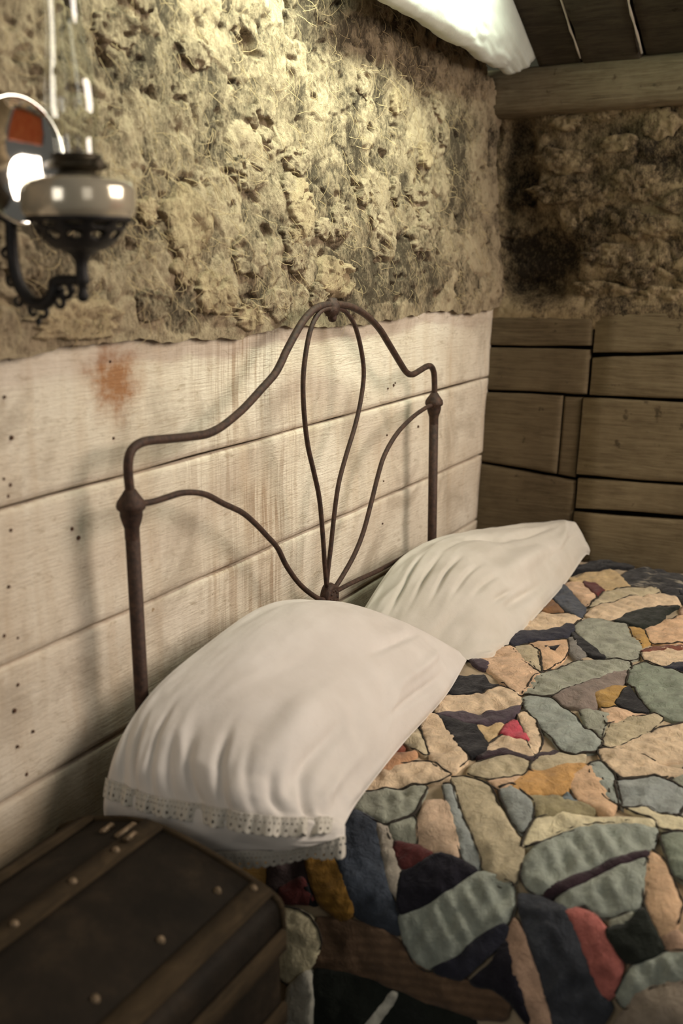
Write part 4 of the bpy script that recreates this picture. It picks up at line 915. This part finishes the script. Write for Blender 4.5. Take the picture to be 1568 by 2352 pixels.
# crochet edging: two scalloped bands following the pillowcase
def lace(T, N, u0, width, off, scallops, parent, v0=.0, v1=1.0, drop=True):
    nu, nv = T.shape[:2]; L = 520; W = 30
    vv = np.linspace(v0, v1, L)*(nv-1); k = np.clip(vv.astype(int), 0, nv-2); t = (vv-k)[:, None]
    row = int(u0*(nu-1)); r2_ = min(nu-1, row+6)
    base = T[row][k]*(1-t)+T[row][k+1]*t; nrm = N[row][k]*(1-t)+N[row][k+1]*t
    dirv = T[row]-T[row-8]; dirv = dirv[k]*(1-t)+dirv[k+1]*t; dirv /= np.linalg.norm(dirv, axis=1)[:, None]
    dirv = dirv*.75+np.array([0, 0, -.45]); dirv /= np.linalg.norm(dirv, axis=1)[:, None]
    s = np.linspace(0, 1, W)
    P = base[:, None]+dirv[:, None]*(width*s)[None, :, None]+nrm[:, None]*(off+.0006*np.sin(np.linspace(0, scallops*2*math.pi, L)))[:, None, None]
    ph = (np.linspace(0, scallops, L-1) % 1)[:, None]; sm = ((s[:-1]+s[1:])/2)[None]
    edge = .84+.16*np.sqrt(np.clip(1-((ph-.5)/.5)**2, 0, 1))
    keep = sm < edge
    keep &= np.hypot((ph-.5)*1.0, (sm-.70)*1.6) > .135                      # large eyelets
    ph2 = (np.linspace(0, scallops*2, L-1) % 1)[:, None]
    keep &= ~((np.abs(sm-.10) < .042) & (np.abs(ph2-.5) < .15))                # pulled-thread row
    keep &= ~((np.abs(sm-.36) < .040) & (np.abs(((ph2+.5) % 1)-.5) < .14))
    o, _ = grid_obj('lace_trim', P, M['lace'], parent, True, keep)
    md = o.modifiers.new('thick', 'SOLIDIFY'); md.thickness = .0012
    return o
lace(T1, N1, .775, .030, .0035, 32, p1, .0, .95)
lace(T1, N1, .985, .034, .002, 32, p1, .0, 1.0)

# ---------------------------------------------------------------- trunk at the near side of the bed
trunk = empty('steamer_trunk', (-2.45, -.24, 0), label='dark leather dome topped trunk with worn wooden slats standing beside the bed', category='trunk')
def tp(name, v, f, mat, smooth=True, parent=None): return part(name, v, f, mat, parent or trunk, (-2.45, -.24, 0), smooth)
X0, X1 = -2.85, -2.060
lidp = catmull([(-.028, .520), (-.030, .562), (-.075, .588), (-.126, .606), (-.180, .618), (-.227, .620), (-.28, .611), (-.34, .595), (-.392, .578), (-.430, .562), (-.442, .547), (-.445, .515)], 4)
def extrude(pr, x0, x1, seg=14):
    n = len(pr); V = []; F = []
    for k in range(seg+1):
        x = x0+(x1-x0)*k/seg
        for y, z in pr: V.append((x, y, z))
    for k in range(seg):
        for j in range(n): F.append((k*n+j, (k+1)*n+j, (k+1)*n+(j+1) % n, k*n+(j+1) % n))
    F.append(tuple(range(n))[::-1]); F.append(tuple(seg*n+j for j in range(n))); return V, F
lid = tp('lid', *extrude(lidp, X0, X1), M['leather'])
V, F = box(((X0+X1)/2, -.2375, .268), (X1-X0-.006, .413, .496), .008, 2); body = tp('body', V, F, M['leather'], False)
# slats along the length, lying on the lid
def slat(y, z, ang, w=.036, t=.012, x0=X0+.01, x1=X1-.004):
    V, F = box((0, 0, 0), (x1-x0, w, t), .0035, 2); ca, sa = math.cos(ang), math.sin(ang)
    V = [(p[0]+(x0+x1)/2, y+p[1]*ca-p[2]*sa, z+p[1]*sa+p[2]*ca) for p in V]; return tp('slat', V, F, M['slat'], True, lid if y > -.44 else body)
slat(-.222, .624, .06); slat(-.415, .574, .30); slat(-.09, .598, -.42 if False else -.40)
slat(-.448, .38, math.pi/2); slat(-.448, .12, math.pi/2); slat(-.448, .500, math.pi/2)
# bent hoops over the lid
for x in (-2.19, -2.62):
    off = [(y, z) for y, z in lidp]; nrm = np.gradient(np.array(off), axis=0); nrm /= np.linalg.norm(nrm, axis=1)[:, None]
    A_ = np.array(off); B_ = A_+np.stack([nrm[:, 1], -nrm[:, 0]], -1)*-.006
    n = len(A_); V = []; F = []
    for xx in (x-.011, x+.011):
        V += [(xx, a, b) for a, b in A_]+[(xx, a, b) for a, b in B_]
    for k in range(n-1):
        F += [(n+k, n+k+1, 3*n+k+1, 3*n+k), (k, k+1, n+k+1, n+k), (2*n+k+1, 2*n+k, 3*n+k, 3*n+k+1)]
    tp('hoop', V, F, M['slat'], True, lid)
# edge binding round the lid end, corner plates, tacks, lock
for x in (X1-.004, X0+.004):
    V, F = tube([(x, y, z) for y, z in lidp], .006, 8); tp('edge_binding', V, F, M['slat'], True, lid)
for (x, y, z, s) in ((-2.098, -.195, .622, (.045, .014, .008)), (-2.125, -.225, .634, (.028, .012, .006)), (-2.10, -.160, .618, (.03, .012, .006))):
    V, F = box((x, y, z), s, .003, 2); tp('corner_plate', V, F, M['brassbit'], True, lid)
for (x, y) in ((-2.12, -.372), (-2.085, -.410), (-2.25, -.37), (-2.38, -.37), (-2.25, -.225), (-2.36, -.225), (-2.16, -.226)):
    z = float(np.interp(-y, [-p[0] for p in lidp[4:]][0:], [p[1] for p in lidp[4:]])) if True else 0
    V, F = lathe([(.0001, .005), (.004, .004), (.006, 0), (.006, -.01)], 10, (x, y, z+(.010 if abs(y+.222) < .02 or abs(y+.412) < .02 else .001))); tp('tack', V, F, M['brassbit'], True, lid)
V, F = box((-2.45, -.456, .50), (.07, .012, .09), .004, 2); tp('lock_plate', V, F, M['brassbit'], True, body)

# ---------------------------------------------------------------- oil lamp on a bracket
LX_, LY_ = -2.19, -.242
lamp = empty('oil_lamp', (LX_, LY_, 1.45), label='pale glass oil lamp with tall clear chimney held in a black iron wall bracket', category='lamp')
def lp(name, v, f, mat, parent=lamp, smooth=True): return part(name, v, f, mat, parent, (LX_, LY_, 1.45), smooth)
def lat(name, prof, mat, seg=40, parent=None): return lp(name, *lathe(prof, seg, (LX_, LY_, 0)), mat, parent or lamp)
font = lat('font', [(.0001, 1.494), (.046, 1.496), (.062, 1.503), (.0680, 1.511), (.0695, 1.518), (.0700, 1.536), (.068, 1.544), (.061, 1.549), (.042, 1.552), (.030, 1.555), (.020, 1.558), (.0001, 1.559)], M['font'])
font['label'] = 'pale glass oil font'
lat('burner', [(.020, 1.556), (.024, 1.560), (.037, 1.562), (.038, 1.567), (.033, 1.570), (.030, 1.574), (.031, 1.578), (.0001, 1.580)], M['brass'], 40, font)
V, F = tube([(LX_, LY_, 1.565), (LX_-.02, LY_-.05, 1.564)], .002, 8); v2, f2 = lathe([(.0001, -.002), (.008, -.002), (.009, 0), (.008, .002), (.0001, .002)], 14); 
v2 = [(LX_-.02+a*.9-c*.4, LY_-.05-c-a*.3, 1.564+b) for a, b, c in v2]; lp('wick_knob', *join((V, F), (v2, f2)), M['brass'], font)
tl = math.tan(math.radians(2.0))
V, F = lathe([(.0250, 1.574), (.0252, 1.590), (.0262, 1.602), (.0300, 1.616), (.0325, 1.632), (.0318, 1.650), (.0280, 1.675), (.0235, 1.702), (.0205, 1.730), (.0195, 1.760), (.0195, 1.800), (.0200, 1.835), (.0208, 1.845)], 44, (LX_, LY_, 0))
V = [(a, b+(c-1.574)*tl*1.6, c) for a, b, c in V]; lp('chimney', V, F, M['glass'])
# pierced basket
def pierced(z0, z1, rfun, ncell, rows, mat, name):
    n, m = 132, 40; Tt, Zz = np.meshgrid(np.linspace(0, 2*math.pi, n), np.linspace(0, 1, m), indexing='ij')
    R = rfun(Zz); P = np.stack([LX_+R*np.cos(Tt), LY_+R*np.sin(Tt), z0+(z1-z0)*Zz], -1)
    ph = ((np.linspace(0, ncell, n)[:-1]) % 1)[:, None]; zz = np.linspace(0, 1, m)[:-1][None]
    keep = np.ones((n-1, m-1), bool)
    for (zc, hh, ww) in rows: keep &= ~(((ph-.5)/ww)**2+((zz-zc)/hh)**2 < 1)
    off = LX_, LY_, 1.45
    o, _ = grid_obj(name, P-np.array(off), mat, lamp, True, keep); md = o.modifiers.new('thick', 'SOLIDIFY'); md.thickness = .0035
    return o
pierced(1.466, 1.503, lambda t: .026+.036*t**.62, 11, [(.80, .10, .36), (.48, .15, .34)], M['cast'], 'basket')
lat('basket_rim', [(.060, 1.500), (.0635, 1.500), (.0640, 1.505), (.0625, 1.508), (.0595, 1.506), (.060, 1.500)], M['cast'])
lat('stem', [(.029, 1.472), (.026, 1.467), (.013, 1.460), (.0085, 1.453), (.0075, 1.444), (.0085, 1.434), (.010, 1.428), (.006, 1.424), (.0055, 1.416), (.0075, 1.412), (.006, 1.405), (.0001, 1.403)], M['cast'], 24)
arm = catmull(np.array([(LX_, y, z) for y, z in D['ARM'][2:]]+[(LX_, -.055, 1.512), (LX_, -.02, 1.505)]), 5)
w = np.interp(np.linspace(0, 1, len(arm)), [0, .15, .3, .5, .75, 1], [.006, .0085, .009, .0082, .0075, .006])
arm_o = lp('arm', *tube(arm, w, 8), M['cast'])
# cast scrolls along the arm
def scroll(y, z, r, a0, turns, th, name='scroll'):
    t = np.linspace(0, 1, 18); ang = a0+turns*2*math.pi*t; rr = r*(1-.65*t)
    lp(name, *tube(np.stack([np.full(18, LX_), y+rr*np.cos(ang), z+rr*np.sin(ang)], -1), th*(1-.4*t), 6), M['cast'], arm_o)
scroll(-.174, 1.389, .011, .4, .9, .0042); scroll(-.160, 1.391, .010, 2.7, -.9, .0042)
scroll(-.214, 1.416, .012, 1.2, .95, .0045); scroll(-.203, 1.402, .010, .9, .9, .0039); scroll(-.226, 1.420, .009, 2.5, -.8, .0039)
scroll(-.134, 1.404, .009, 2.2, .9, .0036); scroll(-.124, 1.430, .009, 3.0, .9, .0036); scroll(-.119, 1.462, .009, 3.2, -.9, .0036)
V, F = lathe([(.0001, .0), (.003, .002), (.0042, .006), (.003, .010), (.0001, .012)], 10, (LX_, -.167, 1.372)); lp('drop_finial', V, F, M['cast'], arm_o)
# wall plate with its two sockets
V, F = box((LX_, -.022, 1.50), (.035, .010, .13), .004, 2); lp('wall_plate', V, F, M['cast'])
# round mirror reflector behind the chimney
RY, RZ, RR = -.148, 1.576, .076
pr = [(.0001, .016), (.02, .0150), (.04, .0120), (.06, .0065), (.073, .0012), (RR, -.001), (RR+.002, .0), (RR, .003), (.07, .008), (.04, .016), (.0001, .020)]
V, F = lathe(pr, 56); ct, sn = math.cos(math.radians(-3)), math.sin(math.radians(-3)); V = [(LX_+.006+a*ct-c*sn, RY+a*sn+c*ct, RZ+b) for a, b, c in V]; refl = lp('reflector', V, F, M['mirror'])
V, F = tube([(LX_, RY+.018, RZ-.02), (LX_, RY+.03, RZ-.06), (LX_, -.13, 1.508)], .003, 8); lp('reflector_arm', V, F, M['cast'])

# ---------------------------------------------------------------- red blanket over the foot rail, added out of view to redden the lamp's mirror
n, m = 60, 44
A, B = np.meshgrid(np.linspace(0, 1, n), np.linspace(0, 1, m), indexing='ij')
path = catmull([(-2.09, .62), (-2.095, .95), (-2.102, 1.34), (-2.128, 1.365), (-2.154, 1.34), (-2.160, .90), (-2.165, .45)], 10); tt = np.linspace(0, len(path)-1, m)
py = np.interp(tt, np.arange(len(path)), path[:, 0]); pz = np.interp(tt, np.arange(len(path)), path[:, 1])
rip = .012*fbm(A*9, B*6, 1901, 3)*1.0
bx = -.34-1.34*A
Pb = np.stack([bx+.02*B*np.sin(B*5), np.broadcast_to(py, A.shape)+(.016*np.abs(B-.5)*2)*(1+np.sin(A*44+2*B))*np.sign(.5-B), np.broadcast_to(pz, A.shape)+rip*sstep(0, .1, B)+.008], -1)
M['wool'] = cloth_mat('red_wool', (.55, .12, .05), (.66, .19, .08))
bl, _ = grid_obj('red_blanket', Pb, M['wool']); md = bl.modifiers.new('thick', 'SOLIDIFY'); md.thickness = .006
tag(bl, 'orange red wool blanket hung over the foot rail, added for its red reflection in the lamp mirror', 'blanket')
